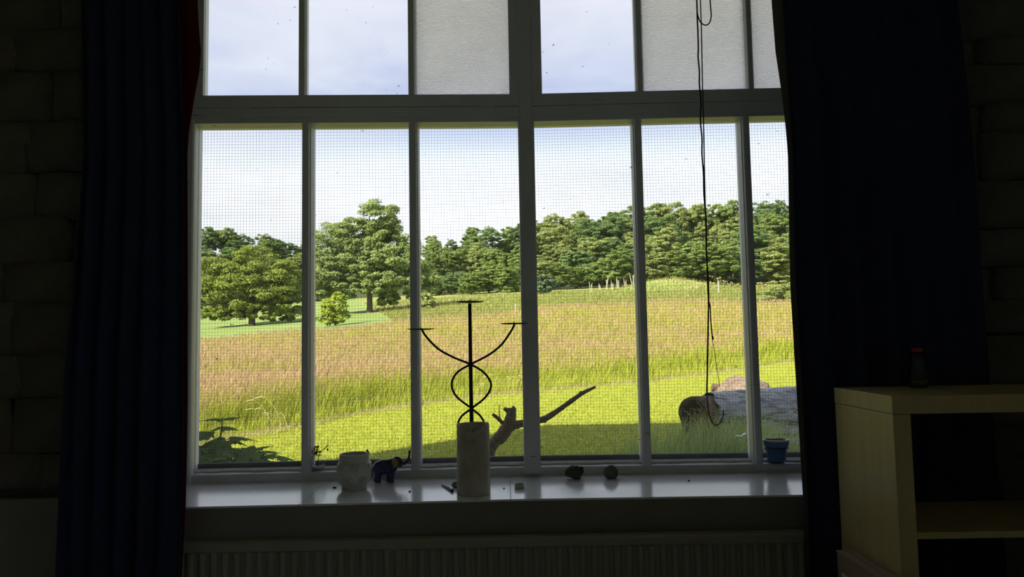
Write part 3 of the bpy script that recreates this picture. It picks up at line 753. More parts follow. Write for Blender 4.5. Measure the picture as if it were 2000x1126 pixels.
# shrubs
Y = 44; X, Y, z = at_ground(655, Y); u = px2m(1, Y)
tree('young_tree', (X, Y, z), crown_mesh('crown', [(0, 0, 36*u, 22*u, 20*u, 20*u), (8*u, 0, 52*u, 15*u, 14*u, 12*u), (-16*u, 0, 20*u, 18*u, 15*u, 16*u), (14*u, 0, 18*u, 16*u, 14*u, 14*u), (-4*u, -4*u, 12*u, 22*u, 15*u, 12*u), (-14*u, 0, 40*u, 14*u, 13*u, 12*u)], 44, 2.9*u, 20), LEAFS['lime'], trunk_mesh('trunk', 45*u, 1.6*u, []), BARK, 'small bright lime green bush in front of the tallest tree', 'bush')
Y = 60; X, Y, z = at_ground(828, Y); u = px2m(1, Y)
tree('shrub', (X, Y, z), crown_mesh('crown', [(0, 0, 16*u, 20*u, 16*u, 16*u), (14*u, 0, 10*u, 15*u, 14*u, 12*u)], 40, 3.6*u, 16), LEAFS['pale'], trunk_mesh('trunk', 14*u, 1.5*u, []), BARK, 'low light green shrub right of the tallest tree', 'bush')
Y = 76; X, Y, z = at_ground(1066, Y); u = px2m(1, Y)
tree('shrub', (X, Y, z), crown_mesh('crown', [(0, 0, 20*u, 19*u, 16*u, 20*u), (-6*u, 0, 12*u, 16*u, 14*u, 14*u)], 55, 3.2*u, 18), LEAFS['blue'], trunk_mesh('trunk', 18*u, 1.5*u, []), BARK, 'dark bluish green rounded shrub just right of the centre post', 'bush')
Y = 36; X, Y, z = at_ground(1512, Y); u = px2m(1, Y)
tree('hedge_bush', (X, Y, z), crown_mesh('crown', [(-14*u, 0, 11*u, 32*u, 24*u, 14*u), (12*u, 0, 17*u, 34*u, 24*u, 17*u), (36*u, 0, 22*u, 36*u, 26*u, 18*u), (74*u, 0, 20*u, 36*u, 26*u, 20*u)], 130, 1.8*u, 22), LEAFS['pale'], trunk_mesh('trunk', 12*u, 1.5*u, []), BARK, 'low spreading bush at the far edge of the meadow beside the right curtain', 'bush')

# the wood: a few kinds of tree, repeated
PROT = []
def proto(kind, n):
    L_ = []
    for i in range(n):
        if kind == 'round':
            L_.append((rng.uniform(-.26, .26), rng.uniform(-.22, .22), rng.uniform(.28, .82), rng.uniform(.17, .26), rng.uniform(.17, .24), rng.uniform(.13, .19)))
        elif kind == 'tall':
            zz = rng.uniform(.2, .88); s = .9 - .55 * zz
            L_.append((rng.uniform(-.22, .22) * s, rng.uniform(-.2, .2) * s, zz, .26 * s + .05, .24 * s + .05, rng.uniform(.11, .17)))
        else:
            zz = rng.uniform(.08, .7)
            L_.append((rng.uniform(-.32, .32), rng.uniform(-.2, .2), zz, rng.uniform(.16, .24), .18, rng.uniform(.12, .18)))
    return L_
for kd, n in (('round', 13), ('round', 15), ('round', 12), ('tall', 14), ('low', 15)):
    PROT.append((crown_mesh('wood_crown', proto(kd, n), 130, 0.0145, 20, 0.25 if kd == 'tall' else 0), trunk_mesh('wood_trunk', 0.8, 0.018, [(.3, .15, 0, .2, .01), (.35, -.16, 0, .2, .01)], random.uniform(-.05, .05))))
SKX = [300, 400, 450, 480, 550, 590, 700, 830, 870, 900, 950, 1000, 1050, 1100, 1150, 1215, 1260, 1280, 1350, 1430, 1500, 1545, 1700, 1900]
SKY_ = [440, 442, 446, 453, 461, 464, 470, 457, 464, 452, 437, 438, 420, 413, 404, 399, 396, 392, 396, 390, 384, 381, 384, 390]
def woods_tree(px, Y, top, kinds, lab, grp, wide=1.0, pk=None):
    X, Y, z = at_ground(px, Y)
    # height so that the top is seen at the pixel row
    d = ray(px, top); zt = d[2] / d[1] * Y
    h = max(3.0, (zt - z) / 0.96)
    pr = PROT[pk if pk is not None else random.randrange(len(PROT))]
    wsc = h * wide * random.uniform(0.85, 1.15)
    k = random.choice(kinds)
    tree('woodland_tree', (X, Y, z), pr[0], LEAFS[k], pr[1], BIRCH if k == 'pale' else BARK, lab, 'tree', grp, (wsc, wsc, h), random.uniform(0, 6.28))
random.seed(11)
ORD = ['first', 'second', 'third', 'fourth', 'fifth', 'sixth', 'seventh', 'eighth', 'ninth', 'tenth', 'eleventh', 'twelfth', 'thirteenth', 'fourteenth', 'fifteenth', 'sixteenth', 'seventeenth', 'eighteenth', 'nineteenth', 'twentieth', 'twenty-first', 'twenty-second', 'twenty-third', 'twenty-fourth']
LOOK = {'mid': 'green', 'dark': 'dark green', 'pale': 'pale green', 'rust': 'brownish'}
def row(x0, x1, step, Y, dy, kinds, lab, grp, wide, jit=10, pks=None):
    x = x0; i = 0
    while x < x1:
        k = random.choice(kinds)
        woods_tree(x, Y + random.uniform(-3, 3), interp(x, SKX, SKY_) + dy + random.uniform(-jit, jit), [k], '%s from left, %s tree %s' % (ORD[i], LOOK[k], lab), grp, wide, random.choice(pks) if pks else None)
        x += step * random.uniform(0.85, 1.15); i += 1
row(350, 640, 42, 150, 2, ['dark', 'mid'], 'on the skyline behind the round tree', 'left skyline trees', 0.95, 5)
row(360, 640, 46, 118, 34, ['mid', 'dark', 'pale'], 'on the slope behind the round tree', 'left hillside trees', 1.2)
row(380, 640, 50, 96, 66, ['mid', 'pale'], 'at the slope foot behind the round tree', 'left slope foot trees', 1.3)
row(806, 1040, 36, 132, 2, ['dark', 'mid'], 'on the skyline behind the candelabrum', 'middle skyline trees', 0.85, 6)
row(812, 1040, 38, 108, 34, ['mid', 'pale', 'mid'], 'in mid wood behind the candelabrum', 'middle wood trees', 1.0)
row(812, 1045, 34, 90, 66, ['mid', 'pale', 'dark'], 'at the front of the wood behind the candelabrum', 'middle wood edge trees', 1.1, 12, [0, 1, 4])
row(1040, 1720, 36, 138, 3, ['mid', 'dark', 'mid', 'pale'], 'on the skyline right of centre post', 'right skyline trees', 0.8, 6)
row(1050, 1720, 42, 116, 32, ['mid', 'mid', 'dark', 'pale'], 'in upper wood right of centre post', 'right upper wood trees', 0.95)
row(1045, 1720, 42, 100, 62, ['mid', 'pale', 'dark', 'mid'], 'in lower wood right of centre post', 'right lower wood trees', 1.05)
row(1055, 1720, 38, 88, 92, ['mid', 'dark', 'pale', 'mid'], 'fronting the wood right of centre post', 'right wood edge trees', 1.3, 12, [0, 1, 4])
# pale leaning birch stems at the wood edge, dry stalks, weeds and posts
STALK = plain('dry_stalk', (0.46, 0.42, 0.28), 0.9)
for i, px in enumerate((1155, 1172, 1185, 1196, 1207, 1222, 1236)):
    X, Y, z = at_ground(px, 72 + (i % 3)); u = px2m(1, Y); hgt = (22, 16, 30, 19, 24, 17, 26)[i] * u
    mb = MB()
    for k in range(3):
        a = random.uniform(-.25, .25); mb.tube([((k - 1) * 1.6 * u, 0, -0.05), ((k - 1) * 2.2 * u + a * hgt * .5, 0, hgt * .6), ((k - 1) * 2.6 * u + a * hgt, 0, hgt * (1 - .15 * k))], [.03, .035, .01], 5)
    o = mb.build('dry_stalks', STALK); o.location = (X, Y, z)
    tag(o, '%s clump of pale dry stalks from the centre post, before the wood' % ORD[i], 'dry plant', 'pale dry stalks at the wood edge')
YELLOW = plain('ragwort_yellow', (0.42, 0.37, 0.12), 0.9, var=0.25, scale=3)
STEMG = plain('weed_stem', (0.20, 0.22, 0.07), 0.9)
for i, (px, hpx) in enumerate(((1372, 10), (1390, 14), (1402, 22), (1413, 16), (1426, 15), (1440, 11), (1482, 13), (1494, 14))):
    X, Y, z = at_ground(px, 62); u = px2m(1, Y)
    e = empty('flowering_weed', (X, Y, z)); tag(e, '%s yellow flowering weed from the left, on the rise before the wood' % ORD[i], 'weed', 'yellow weeds at the field edge')
    mb = MB()
    for k in range(7):
        dx, dy = random.uniform(-7, 7) * u, random.uniform(-4, 4) * u; hh = hpx * u * random.uniform(.6, 1.05)
        mb.tube([(dx * .2, dy * .2, -0.05), (dx * .6, dy * .6, hh * .6), (dx, dy, hh)], .018, 4)
        MB().ball((dx, dy, hh), (2.2 * u, 2.2 * u, 0.9 * u), 7, 4).build('flower_head', YELLOW, e)
    mb.build('stem', STEMG, e)
POST = plain('grey_post', (0.42, 0.40, 0.33), 0.9)
for px, Y, hp, lab in ((1007, 34, 22, 'thin pale post standing in the grass left of the centre post'), (1404, 52, 24, 'thin pale post standing in the field right of the hanging cord')):
    X, Y, z = at_ground(px, Y); u = px2m(1, Y)
    e = empty('fence_post', (X, Y, z)); tag(e, lab, 'post')
    MB().prism([(-1.1*u, -1*u), (1.1*u, -1*u), (1.1*u, 1*u), (-1.1*u, 1*u)], -0.1, hp * u).build('post', POST, e)
    MB().lathe([(1.55*u, hp*u), (1.2*u, (hp+1)*u), (.05*u, (hp + 2.2) * u)], 4).build('cap', POST, e)
    if px == 1007:
        MB().tube([(0, 0, hp*u*.8), (5*u, 0, 3*u)], .5*u, 5).build('brace', POST, e)

# ------------------------------------------------------------------ sapling with lobed leaves by the left panes
SAPL = foliage('sapling_leaf', (0.09, 0.15, 0.045), (0.14, 0.21, 0.07), trans=0.35)
SAPS = plain('sapling_stem', (0.10, 0.09, 0.04), 0.8)
half = [(0, 0), (.10, .02), (.30, -.08), (.26, .06), (.46, .10), (.40, .18), (.52, .34), (.40, .36), (.30, .44), (.32, .58), (.20, .62), (.16, .74), (.09, .80), (0, 1.0)]
lv = [(x, y, -0.35 * abs(x) ** 1.2 - 0.28 * y * y) for x, y in half]; lf = []
nL = len(half); lv += [(-x, y, z) for x, y, z in lv[1:-1]]
right = list(range(nL)); left = [0] + list(range(nL, 2 * nL - 2)) + [nL - 1]
lv.append((0, .18, -0.01)); lv.append((0, .45, -0.06)); mid = [2 * nL - 2, 2 * nL - 1]
def fan(ix): return [(mid[0], ix[i], ix[i + 1]) for i in range(0, 6)] + [(mid[1], ix[i], ix[i + 1]) for i in range(6, nL - 1)] + [(mid[0], ix[6], mid[1])]
lf = fan(right) + [q[::-1] for q in fan(left)]
lme = bpy.data.meshes.new('leaf'); lme.from_pydata(lv, [], lf); lme.materials.append(SAPL)
at = lme.attributes.new('rnd', 'FLOAT', 'POINT'); at.data.foreach_set('value', rng.random(len(lv)).astype(np.float32))
SY = 4.3
def sapling(stem_px, leaves, lab, seed):
    r = random.Random(seed)
    P = [Vector(PY(px, py, SY)) for px, py in stem_px]
    base = Vector((P[0].x + 0.05, SY, ground(P[0].x, SY) - 0.05))
    e = empty('sycamore_sapling', base); tag(e, lab, 'sapling')
    allp = [base] + P
    MB().tube([p - base for p in catmull(allp, 6)], [0.009 * (1 - 0.7 * i / (6 * (len(allp) - 1))) for i in range(6 * (len(allp) - 1) + 1)], 6).build('stem', SAPS, e)
    for (px, py, size, ang, tilt) in leaves:
        p = Vector(PY(px, py, SY + r.uniform(-0.25, 0.25)))
        o = bpy.data.objects.new('leaf', lme); COL.objects.link(o); o.parent = e
        o.location = p - base; s = size / F * SY; o.scale = (s, s, s)
        o.rotation_euler = (math.radians(tilt), math.radians(r.uniform(-12, 12)), math.radians(ang))
LV = [(430, 817, 42, 80, 8), (436, 817, 44, -80, 14), (433, 832, 36, 95, -10), (434, 832, 36, -100, 0), (420, 845, 55, 100, 15), (448, 852, 58, -75, 2), (450, 856, 40, -60, -15),
      (430, 852, 40, 60, -20), (428, 858, 40, 170, -25), (438, 858, 38, 190, -30), (400, 850, 46, 80, -10)]
r_ = random.Random(4)
for i in range(64):
    x = 380 + 130 * r_.random() ** 1.3; y = 868 + 44 * r_.random() + max(0, (x - 460) * 0.18)
    LV.append((x, y, r_.uniform(36, 56), r_.uniform(0, 360), r_.uniform(-65, -10) if r_.random() < .7 else r_.uniform(0, 40)))
sapling([(440, 900), (431, 860), (433, 838), (434, 815)], LV, 'shaded green sycamore sapling with lobed leaves outside the leftmost lower pane', 1)
LV = [(515, 880, 34, 80, 0), (518, 880, 36, -95, 5), (540, 889, 40, -80, -5), (528, 892, 30, 60, -5), (500, 890, 36, 120, -12), (552, 897, 26, -60, -10), (512, 897, 36, 200, -30), (535, 900, 34, -40, -20), (488, 898, 38, 30, -15)]
sapling([(513, 915), (513, 895), (516, 880)], LV, 'small low sycamore seedling right of the leafy sapling, before the lawn', 2)

# ------------------------------------------------------------------ plastic-wrapped roll, mound, tuft
RY = 6.0
cz = ground(1.6, RY)
A = Vector(PY(1376, 828, RY)); A.z = cz + 0.245
axis = Vector((1, 0.36, 0)).normalized(); nrm = Vector((-0.36, 1, 0)).normalized(); LEN = 2.3
def rollpt(s, a, r): return A + axis * s + (nrm * math.cos(a) + Vector((0, 0, 1)) * math.sin(a)) * r
bk = MB(); v = []; n = 40; m = 8
for i in range(m + 1):
    s = -0.07 + 0.59 * i / m
    for j in range(n):
        a = 2 * math.pi * j / n; q = 1 + 0.05 * noise.noise(Vector((math.cos(a) * 2, math.sin(a) * 2, s * 3))) + 0.02 * noise.noise(Vector((a * 8, s * 2, 0)))
        v.append(rollpt(s - 0.05 * math.sin(a * 2) * (i == 0), a, 0.235 * q))
for i in range(m + 1):
    s = 0.52 - 0.60 * i / m
    for j in range(n):
        a = 2 * math.pi * j / n; q = 1 + 0.08 * noise.noise(Vector((math.cos(a) * 3, math.sin(a) * 3, s * 3 + 5)))
        v.append(rollpt(s, a, (0.205 if i else 0.01) * q))
fq = [(i * n + j, i * n + (j + 1) % n, (i + 1) * n + (j + 1) % n, (i + 1) * n + j) for i in range(2 * m + 1) for j in range(n)]
fq += [((2 * m + 1) * n + j, (2 * m + 1) * n + (j + 1) % n, (j + 1) % n, j) for j in range(n)]
log = empty('hollow_log', A - Vector((0, 0, 0.245))); tag(log, 'hollow brown log end poking out of grey plastic sheeting on the lawn', 'log')
lb = MB(); lb.v = [tuple(Vector(p) - log.location) for p in v]; lb.f = fq
LOGM = plain('rotten_wood', (0.10, 0.07, 0.042), 0.95, var=0.7, scale=22, bumps=1.0)
lb.build('bark', LOGM, log, True)
mb = MB()
for i in range(150):
    a = random.uniform(0.6 * math.pi, 2.2 * math.pi); r0 = random.uniform(0.02, 0.19); p = rollpt(random.uniform(-0.05, 0.1), a, r0) - log.location
    d = Vector((random.uniform(-.12, .05), random.uniform(-.08, .05), random.uniform(.02, .14)))
    mb.tube([p, p + d * .6, p + d + Vector((random.uniform(-.03, .03), 0, -.02))], [.004, .004, .001], 4)
mb.build('straw_filling', STRAWM, log)
def mat_plastic():
    m = Mat('grey_plastic_sheet'); vv_ = m.coord((1, 1, 1)); q = m.noise(m.coord((1.5, 4, 6)), 1.6, 3, 0.5); q2 = m.noise(m.coord((3, 3, 14)), 2.0, 4)
    c = m.ramp(q2, [(0.35, (0.05, 0.056, 0.062)), (0.65, (0.17, 0.185, 0.20))])
    return m.done(m.principled(c, 0.16, bump=m.bump(q, 1.0, 0.12), spec=0.6))
PLAST = mat_plastic()
v = []; n = 70; m = 90
for i in range(m + 1):
    s = 0.02 + (LEN - 0.02) * i / m
    for j in range(n + 1):
        a = math.radians(-62) + math.radians(300) * j / n
        wr = 0.022 * (0.5 - abs(noise.noise(Vector((s * 7, a * 3, 2))))) + 0.010 * (0.4 - abs(noise.noise(Vector((s * 17, a * 7, 5)))))
        sk = 0.0
        if a < 0: sk = 0.16 * (-a) ** 1.2                      # skirt spreading on the far side
        if a > math.pi: sk = 0.22 * (a - math.pi) ** 1.2       # and on the near side
        ss = s + (0.06 * math.sin(a * 1.5) + 0.05 * noise.noise(Vector((a * 3, 0, 8)))) * (1 if i == 0 else max(0, 1 - i / 6))
        p = rollpt(ss, a, 0.252 + wr + sk + 0.02 * s)
        p.z = max(p.z, ground(p.x, p.y) + 0.012 + 0.01 * abs(wr) * 50)
        v.append(p - log.location)
mb = MB(); mb.add(v, [(i * (n + 1) + j, i * (n + 1) + j + 1, (i + 1) * (n + 1) + j + 1, (i + 1) * (n + 1) + j) for i in range(m) for j in range(n)])
pl = mb.build('plastic_sheet', PLAST, None, True); pl.location = log.location
sm = pl.modifiers.new('t', 'SOLIDIFY'); sm.thickness = 0.003
tag(pl, 'crumpled silvery grey plastic sheeting draped over a log beside the right curtain', 'plastic sheet')
# brown mound behind
MY = 8.5; mx_, _, mz_ = (PY(1448, 760, MY)[0], 0, 0); mz_ = ground(mx_, MY)
mb = MB(); v = []; n = 36; m = 14
for i in range(m + 1):
    th = math.pi / 2 * i / m
    for j in range(n):
        a = 2 * math.pi * j / n; d = Vector((math.cos(a) * math.cos(th), math.sin(a) * math.cos(th), math.sin(th)))
        q = 1 + 0.16 * noise.noise(d * 2.2 + Vector((3, 1, 0))) + 0.06 * noise.noise(d * 9)
        v.append((d.x * 0.40 * q, d.y * 0.28 * q, d.z * 0.44 * q - 0.02))
mb.add(v, [(i * n + j, i * n + (j + 1) % n, (i + 1) * n + (j + 1) % n, (i + 1) * n + j) for i in range(m) for j in range(n)])
e = empty('rotten_stump', (mx_, MY, mz_)); tag(e, 'pinkish brown rotting stump on the lawn behind the plastic sheeting', 'stump')
mb.build('body', plain('stump_wood', (0.19, 0.14, 0.10), 0.95, var=0.6, scale=24, bumps=1.0), e, True)
p0 = Vector(PY(1412, 762, MY)) - Vector((mx_, MY, mz_)); p1 = Vector(PY(1391, 755, MY)) - Vector((mx_, MY, mz_))
MB().tube([p0 + Vector((.12, 0, -.04)), p0, p1], [.07, .06, .045], 10).build('broken_branch', LOGM, e)
# rank grass round the log
n = 5200
Xs = rng.normal(0, 1, n); Xg = 1.62 + 0.42 * Xs + 0.2 * rng.random(n); Yg = rng.uniform(4.9, 5.85, n)
Xg = np.where(rng.random(n) < 0.3, rng.uniform(1.5, 3.2, n), Xg); Yg = np.where(Xg > 1.9, rng.uniform(4.4, 5.0, n), Yg)
pg = np.stack([Xg, Yg, [ground(a, b) for a, b in zip(Xg, Yg)]], 1)
me, _ = blades('rank_grass', pg, rng.uniform(0.16, 0.46, n) * np.exp(-0.35 * (Xg - 1.65) ** 2), rng.uniform(0.003, 0.006, n), 0.4, TUFTB, 3)
tag(link('rank_grass', me), 'long rough shaded grass growing round the hollow log', 'grass', kind='stuff')
# white scrap lying in the grass
p = Vector(PY(1447, 853, 4.85))
sc = MB()
v = []
for i in range(9):
    t = i / 8; x = -0.036 + 0.072 * t; z = 0.016 * t + 0.006 * math.sin(t * 9); wdt = 0.010 * (1 - abs(2 * t - 1) ** 2) + 0.002
    v += [(x, -wdt, z), (x, wdt, z + 0.006), (x, 0.003, z - 0.002)]
sc.add(v, [(i * 3 + j, i * 3 + (j + 1) % 3, i * 3 + 3 + (j + 1) % 3, i * 3 + 3 + j) for i in range(8) for j in range(3)])
o = sc.build('white_feather', plain('white_scrap', (0.8, 0.8, 0.8), 0.8), None, True); o.location = p; tag(o, 'small white feather caught in the long grass beside the log', 'feather')

# ------------------------------------------------------------------ dead branch standing outside
BY = 3.75
def BP(px, py, dy=0.0): return Vector(PY(px, py, BY + dy))
bb = Vector((BP(955, 880).x - 0.03, BY, ground(0, BY) - 0.05))
br = empty('dead_branch', bb); tag(br, 'knotty grey dead branch standing outside behind the pillar candle', 'branch')
BRM = plain('weathered_branch', (0.15, 0.108, 0.066), 0.95, var=0.75, scale=90, bumps=1.0)
mb = MB(); uu = BY / F
def btube(pts, rad):
    q = catmull([p - bb for p in pts], 5); rr = np.interp(np.linspace(0, 1, len(q)), np.linspace(0, 1, len(rad)), rad)
    rr = [r * uu * (1 + 0.18 * noise.noise(Vector((i * .9, r, 0)))) for i, r in enumerate(rr)]
    mb.tube(q, rr, 9)
btube([bb, Vector((BP(952, 935).x, BY, BP(952, 935).z)), BP(956, 893), BP(962, 868), BP(978, 852), BP(992, 832), BP(998, 812), BP(1001, 797)], [9, 10, 9, 11, 13, 13, 10, 8])
btube([BP(1000, 815), BP(992, 802), BP(984, 797)], [6, 5, 3.5])
btube([BP(1001, 806), BP(1004, 797), BP(1006, 795)], [6, 5, 4])
btube([BP(982, 826), BP(972, 816), BP(962, 808)], [4, 3.5, 3])
btube([BP(976, 818), BP(975, 805), BP(975, 790)], [1.2, 1, .8])
btube([BP(990, 836), BP(1010, 829), BP(1035, 823), BP(1062, 818), BP(1090, 801), BP(1122, 778), BP(1140, 766), BP(1163, 755)], [9, 8, 7, 6.5, 5, 4.5, 4, 2.2])
btube([BP(970, 858), BP(980, 857), BP(990, 850)], [8, 9, 5])
btube([BP(1060, 818), BP(1067, 823)], [6, 3]); btube([BP(1132, 772), BP(1135, 763)], [4, 2])
mb.build('branch', BRM, br, True)

# ================================================================== INDOORS
# radiator under the sill
rad = empty('radiator', (0, 2.495, FLOOR_Z)); tag(rad, 'cream panel radiator with vertical flutes below the window sill', 'radiator')
RX0, RX1 = -1.30, 1.22
RT, RB = PY(1000, 1046, 2.495)[2], -1.35
sl = 0.011                                            # it hangs a hair out of level
prof = []; pit = 0.0385; x = RX0 + 0.02
top = MB()
def rz_(x): return 0.0
v = []
for i, xx in enumerate((RX0, RX1)):
    v += [(xx, -0.018, RT - FLOOR_Z - 0.035), (xx, -0.022, RT - FLOOR_Z - 0.030), (xx, -0.022, RT - FLOOR_Z - 0.006), (xx, -0.015, RT - FLOOR_Z), (xx, 0.02, RT - FLOOR_Z), (xx, 0.02, RT - FLOOR_Z - 0.035)]
top.add(v, [(i, (i + 1) % 6, 6 + (i + 1) % 6, 6 + i) for i in range(6)] + [tuple(range(6)), tuple(range(6, 12))]); top.build('top_rail', RAD, rad)
MB().box(RX0, RX1, -0.010, 0.02, RB - FLOOR_Z, RT - FLOOR_Z - 0.03).build('back_panel', RAD, rad)
fm = MB(); hw = pit * 0.34
fp = [(-hw, 0.0), (-hw * .8, -0.009), (-hw * .4, -0.0135), (0, -0.0145), (hw * .4, -0.0135), (hw * .8, -0.009), (hw, 0.0)]
fm.prism(fp, RB - FLOOR_Z + 0.03, RT - FLOOR_Z - 0.034); fme = fm.mesh('flute'); fme.materials.append(RAD)
while x < RX1 - 0.02:
    o = bpy.data.objects.new('flute', fme); COL.objects.link(o); o.parent = rad; o.location = (x, -0.010, 0); x += pit
for bx_ in (-0.9, 0.85): MB().box(bx_ - 0.02, bx_ + 0.02, 0.03, WALL_Y - 2.495, 0.35, 0.40).build('bracket', RAD, rad)
MB().tube([(RX0 + 0.06, 0.01, 0.21), (RX0 + 0.06, 0.01, 0)], 0.009, 8).build('pipe', RAD, rad)

# ------------------------------------------------------------------ curtains
def curtain(name, edgeL, edgeR, Yc, lab, lining, lmat, flip):
    """edges: lists of (px row, px column); pleats run down"""
    e = empty(name, (PY(np.mean([c for _, c in edgeL + edgeR]), 1126, Yc)[0], Yc, FLOOR_Z + 0.02)); tag(e, lab, 'curtain')
    def sheet(EL, ER, Y0, amp, npl, nu, nz, ztop, zbot):
        v = []
        for i in range(nz + 1):
            z = zbot + (ztop - zbot) * i / nz
            # row from projecting a point at this height
            xl_guess = PY(EL[0][1], 563, Y0)[0]
            p = np.array([xl_guess, Y0, z]); row_ = 563 - F * p.dot(_u) / p.dot(_f)
            xl = PY(interp(row_, [r for r, c in EL], [c for r, c in EL]), row_, Y0)[0]
            p = np.array([PY(ER[0][1], 563, Y0)[0], Y0, z]); row_ = 563 - F * p.dot(_u) / p.dot(_f)
            xr = PY(interp(row_, [r for r, c in ER], [c for r, c in ER]), row_, Y0)[0]
            for j in range(nu + 1):
                t = j / nu; a = t * npl * 2 * math.pi + 0.5 * math.sin(z * 1.2)
                y = Y0 + amp * math.sin(a) * (0.75 + 0.25 * math.sin(z * 2 + t * 5)) + 0.006 * noise.noise(Vector((t * 6, z * 2, 3)))
                v.append((xl + (xr - xl) * t - e.location.x, y - e.location.y, z - e.location.z))
        mb = MB(); mb.add(v, [(i * (nu + 1) + j, i * (nu + 1) + j + 1, (i + 1) * (nu + 1) + j + 1, (i + 1) * (nu + 1) + j) for i in range(nz) for j in range(nu)])
        return mb
    o = sheet(edgeL, edgeR, Yc, 0.022, 5.5, 110, 60, 1.75, FLOOR_Z + 0.03).build('drape', CURTAIN, e, True)
    o.modifiers.new('t', 'SOLIDIFY').thickness = 0.004
    o = sheet(lining[0], lining[1], Yc + 0.035, 0.006, 1.0, 14, 80, 1.74, FLOOR_Z + 0.04).build('lining', lmat, e, True)
    o.modifiers.new('t', 'SOLIDIFY').thickness = 0.002
    return e
YC = 2.40
curtain('curtain', [(-700, 160), (0, 155), (300, 160), (520, 145), (700, 128), (1126, 108), (1600, 90)], [(-700, 340), (0, 352), (280, 361), (600, 359), (800, 358), (990, 356), (1126, 350), (1600, 341)], YC,
        'dark navy curtain with a red lined edge, left of the window',
        ([(-700, 300), (0, 310), (1126, 315), (1600, 305)], [(-700, 380), (0, 385), (60, 388), (100, 392), (140, 389), (200, 378), (260, 369), (300, 366), (600, 367), (800, 366), (990, 363), (1126, 356), (1600, 347)]), LIN_RED, False)
curtain('curtain', [(-700, 1502), (0, 1530), (300, 1549), (560, 1555), (800, 1567), (970, 1576), (1126, 1579), (1600, 1586)], [(-700, 1840), (0, 1868), (300, 1900), (650, 1926), (880, 1946), (1126, 1970), (1600, 2010)], YC,
        'dark navy curtain with a grey lined edge, right of the window behind the bookcase',
        ([(-700, 1490), (0, 1507), (100, 1515), (180, 1527), (250, 1535), (300, 1539), (560, 1544), (800, 1557), (970, 1568), (1126, 1571), (1600, 1577)], [(-700, 1600), (0, 1600), (1126, 1620), (1600, 1630)]), LIN_GREY, True)

# ------------------------------------------------------------------ bookcase, carafe, flat carton
def mat_wood():
    m = Mat('birch_veneer'); v = m.coord((10, 10, 0.8)); q = m.noise(v, 3, 5, 0.6)
    c = m.ramp(q, [(0.25, (0.42, 0.33, 0.12)), (0.75, (0.53, 0.43, 0.18))])
    return m.done(m.principled(c, 0.42, bump=m.bump(q, 0.05, 0.002)))
WOOD = mat_wood()
BX0, BX1, BF, BB, BT = 1.005, 1.005 + 1.36, 1.95, 2.30, -0.168
bc = empty('bookcase', (BX0, BF, FLOOR_Z)); tag(bc, 'pale wood open cube bookcase in front of the right curtain', 'bookcase')
hT = BT - FLOOR_Z; W_ = BX1 - BX0; D_ = BB - BF; th = 0.048; ti = 0.017
MB().box(0, W_, 0, D_, hT - th, hT).build('top_panel', WOOD, bc, bevel=0.0015)
MB().box(0.001, th, 0.001, D_, 0.0, hT - th - 0.001).build('side_panel', WOOD, bc, bevel=0.0015)
MB().box(W_ - th, W_ - 0.001, 0.001, D_, 0.0, hT - th - 0.001).build('side_panel', WOOD, bc)
MB().box(th, W_ - th, 0.001, D_, 0.0, th).build('bottom_panel', WOOD, bc)
z1 = hT - th; cell = (hT - 2 * th - 3 * ti) / 4
cellw = (W_ - 2 * th - ti) / 2
for i in range(1, 4):
    MB().box(th, W_ - th, 0.003, D_ - 0.003, z1 - i * cell - i * ti, z1 - i * cell - (i - 1) * ti).build('shelf', WOOD, bc)
for j in range(1, 2):
    MB().box(th + j * cellw + (j - 1) * ti, th + j * cellw + j * ti, 0.004, D_ - 0.004, th, z1).build('divider', WOOD, bc)
p = PZ(1795, 757, BT)
ca = empty('carafe', (p[0], p[1], BT)); tag(ca, 'small glass carafe with a red stopper on top of the bookcase', 'carafe')
u = p[1] / F
prof = [(0.001, 0.002), (15*u, 0.002), (17*u, 3*u), (17.3*u, 26*u), (16*u, 32*u), (11.5*u, 42*u), (10.5*u, 52*u), (12*u, 60*u), (18*u, 68*u), (19*u, 69*u), (17.5*u, 69*u), (11*u, 60*u), (9.5*u, 52*u), (10.5*u, 42*u), (15*u, 31*u), (16.2*u, 26*u), (16*u, 4*u), (0.001, 4*u)]
MB().lathe(prof, 40).build('body', tube_glass('carafe_glass', (0.80, 0.84, 0.82)), ca, True)
MB().lathe([(0.0005, 58*u), (8*u, 58*u), (8.5*u, 70*u), (9.5*u, 70.5*u), (9.5*u, 75*u), (8*u, 76.5*u), (0.0005, 76.5*u)], 24).build('stopper', plain('red_plastic', (0.45, 0.03, 0.04), 0.35), ca, True)
# flat carton standing against the bookcase side
CARD = plain('cardboard', (0.27, 0.17, 0.10), 0.85, var=0.08, scale=50)
ct = empty('flat_carton', (0.96, 1.85, FLOOR_Z)); tag(ct, 'flat brown cardboard carton with a white label leaning beside the bookcase', 'carton')
cT = -0.632 - FLOOR_Z
MB().box(-0.022, 0.026, -0.45, 0.33, 0, cT - 0.004).build('body', CARD, ct, bevel=0.002)
MB().box(-0.0235, 0.0005, -0.452, 0.332, cT - 0.004, cT).build('flap', CARD, ct)
MB().box(0.003, 0.0275, -0.452, 0.332, cT - 0.004, cT + 0.001).build('flap', CARD, ct)
lab = MB().box(-0.0235, -0.022, 0.20, 0.30, cT - 0.20, cT - 0.055).build('shipping_label', plain('label_paper', (0.55, 0.55, 0.57), 0.7, var=0.03), ct)
INK = plain('label_ink', (0.03, 0.03, 0.04), 0.7)
for i in range(7):
    MB().box(-0.0241, -0.0236, 0.21, 0.29 - 0.02 * (i % 3), cT - 0.078 - i * 0.017, cT - 0.070 - i * 0.017).build('print_line', INK, lab)
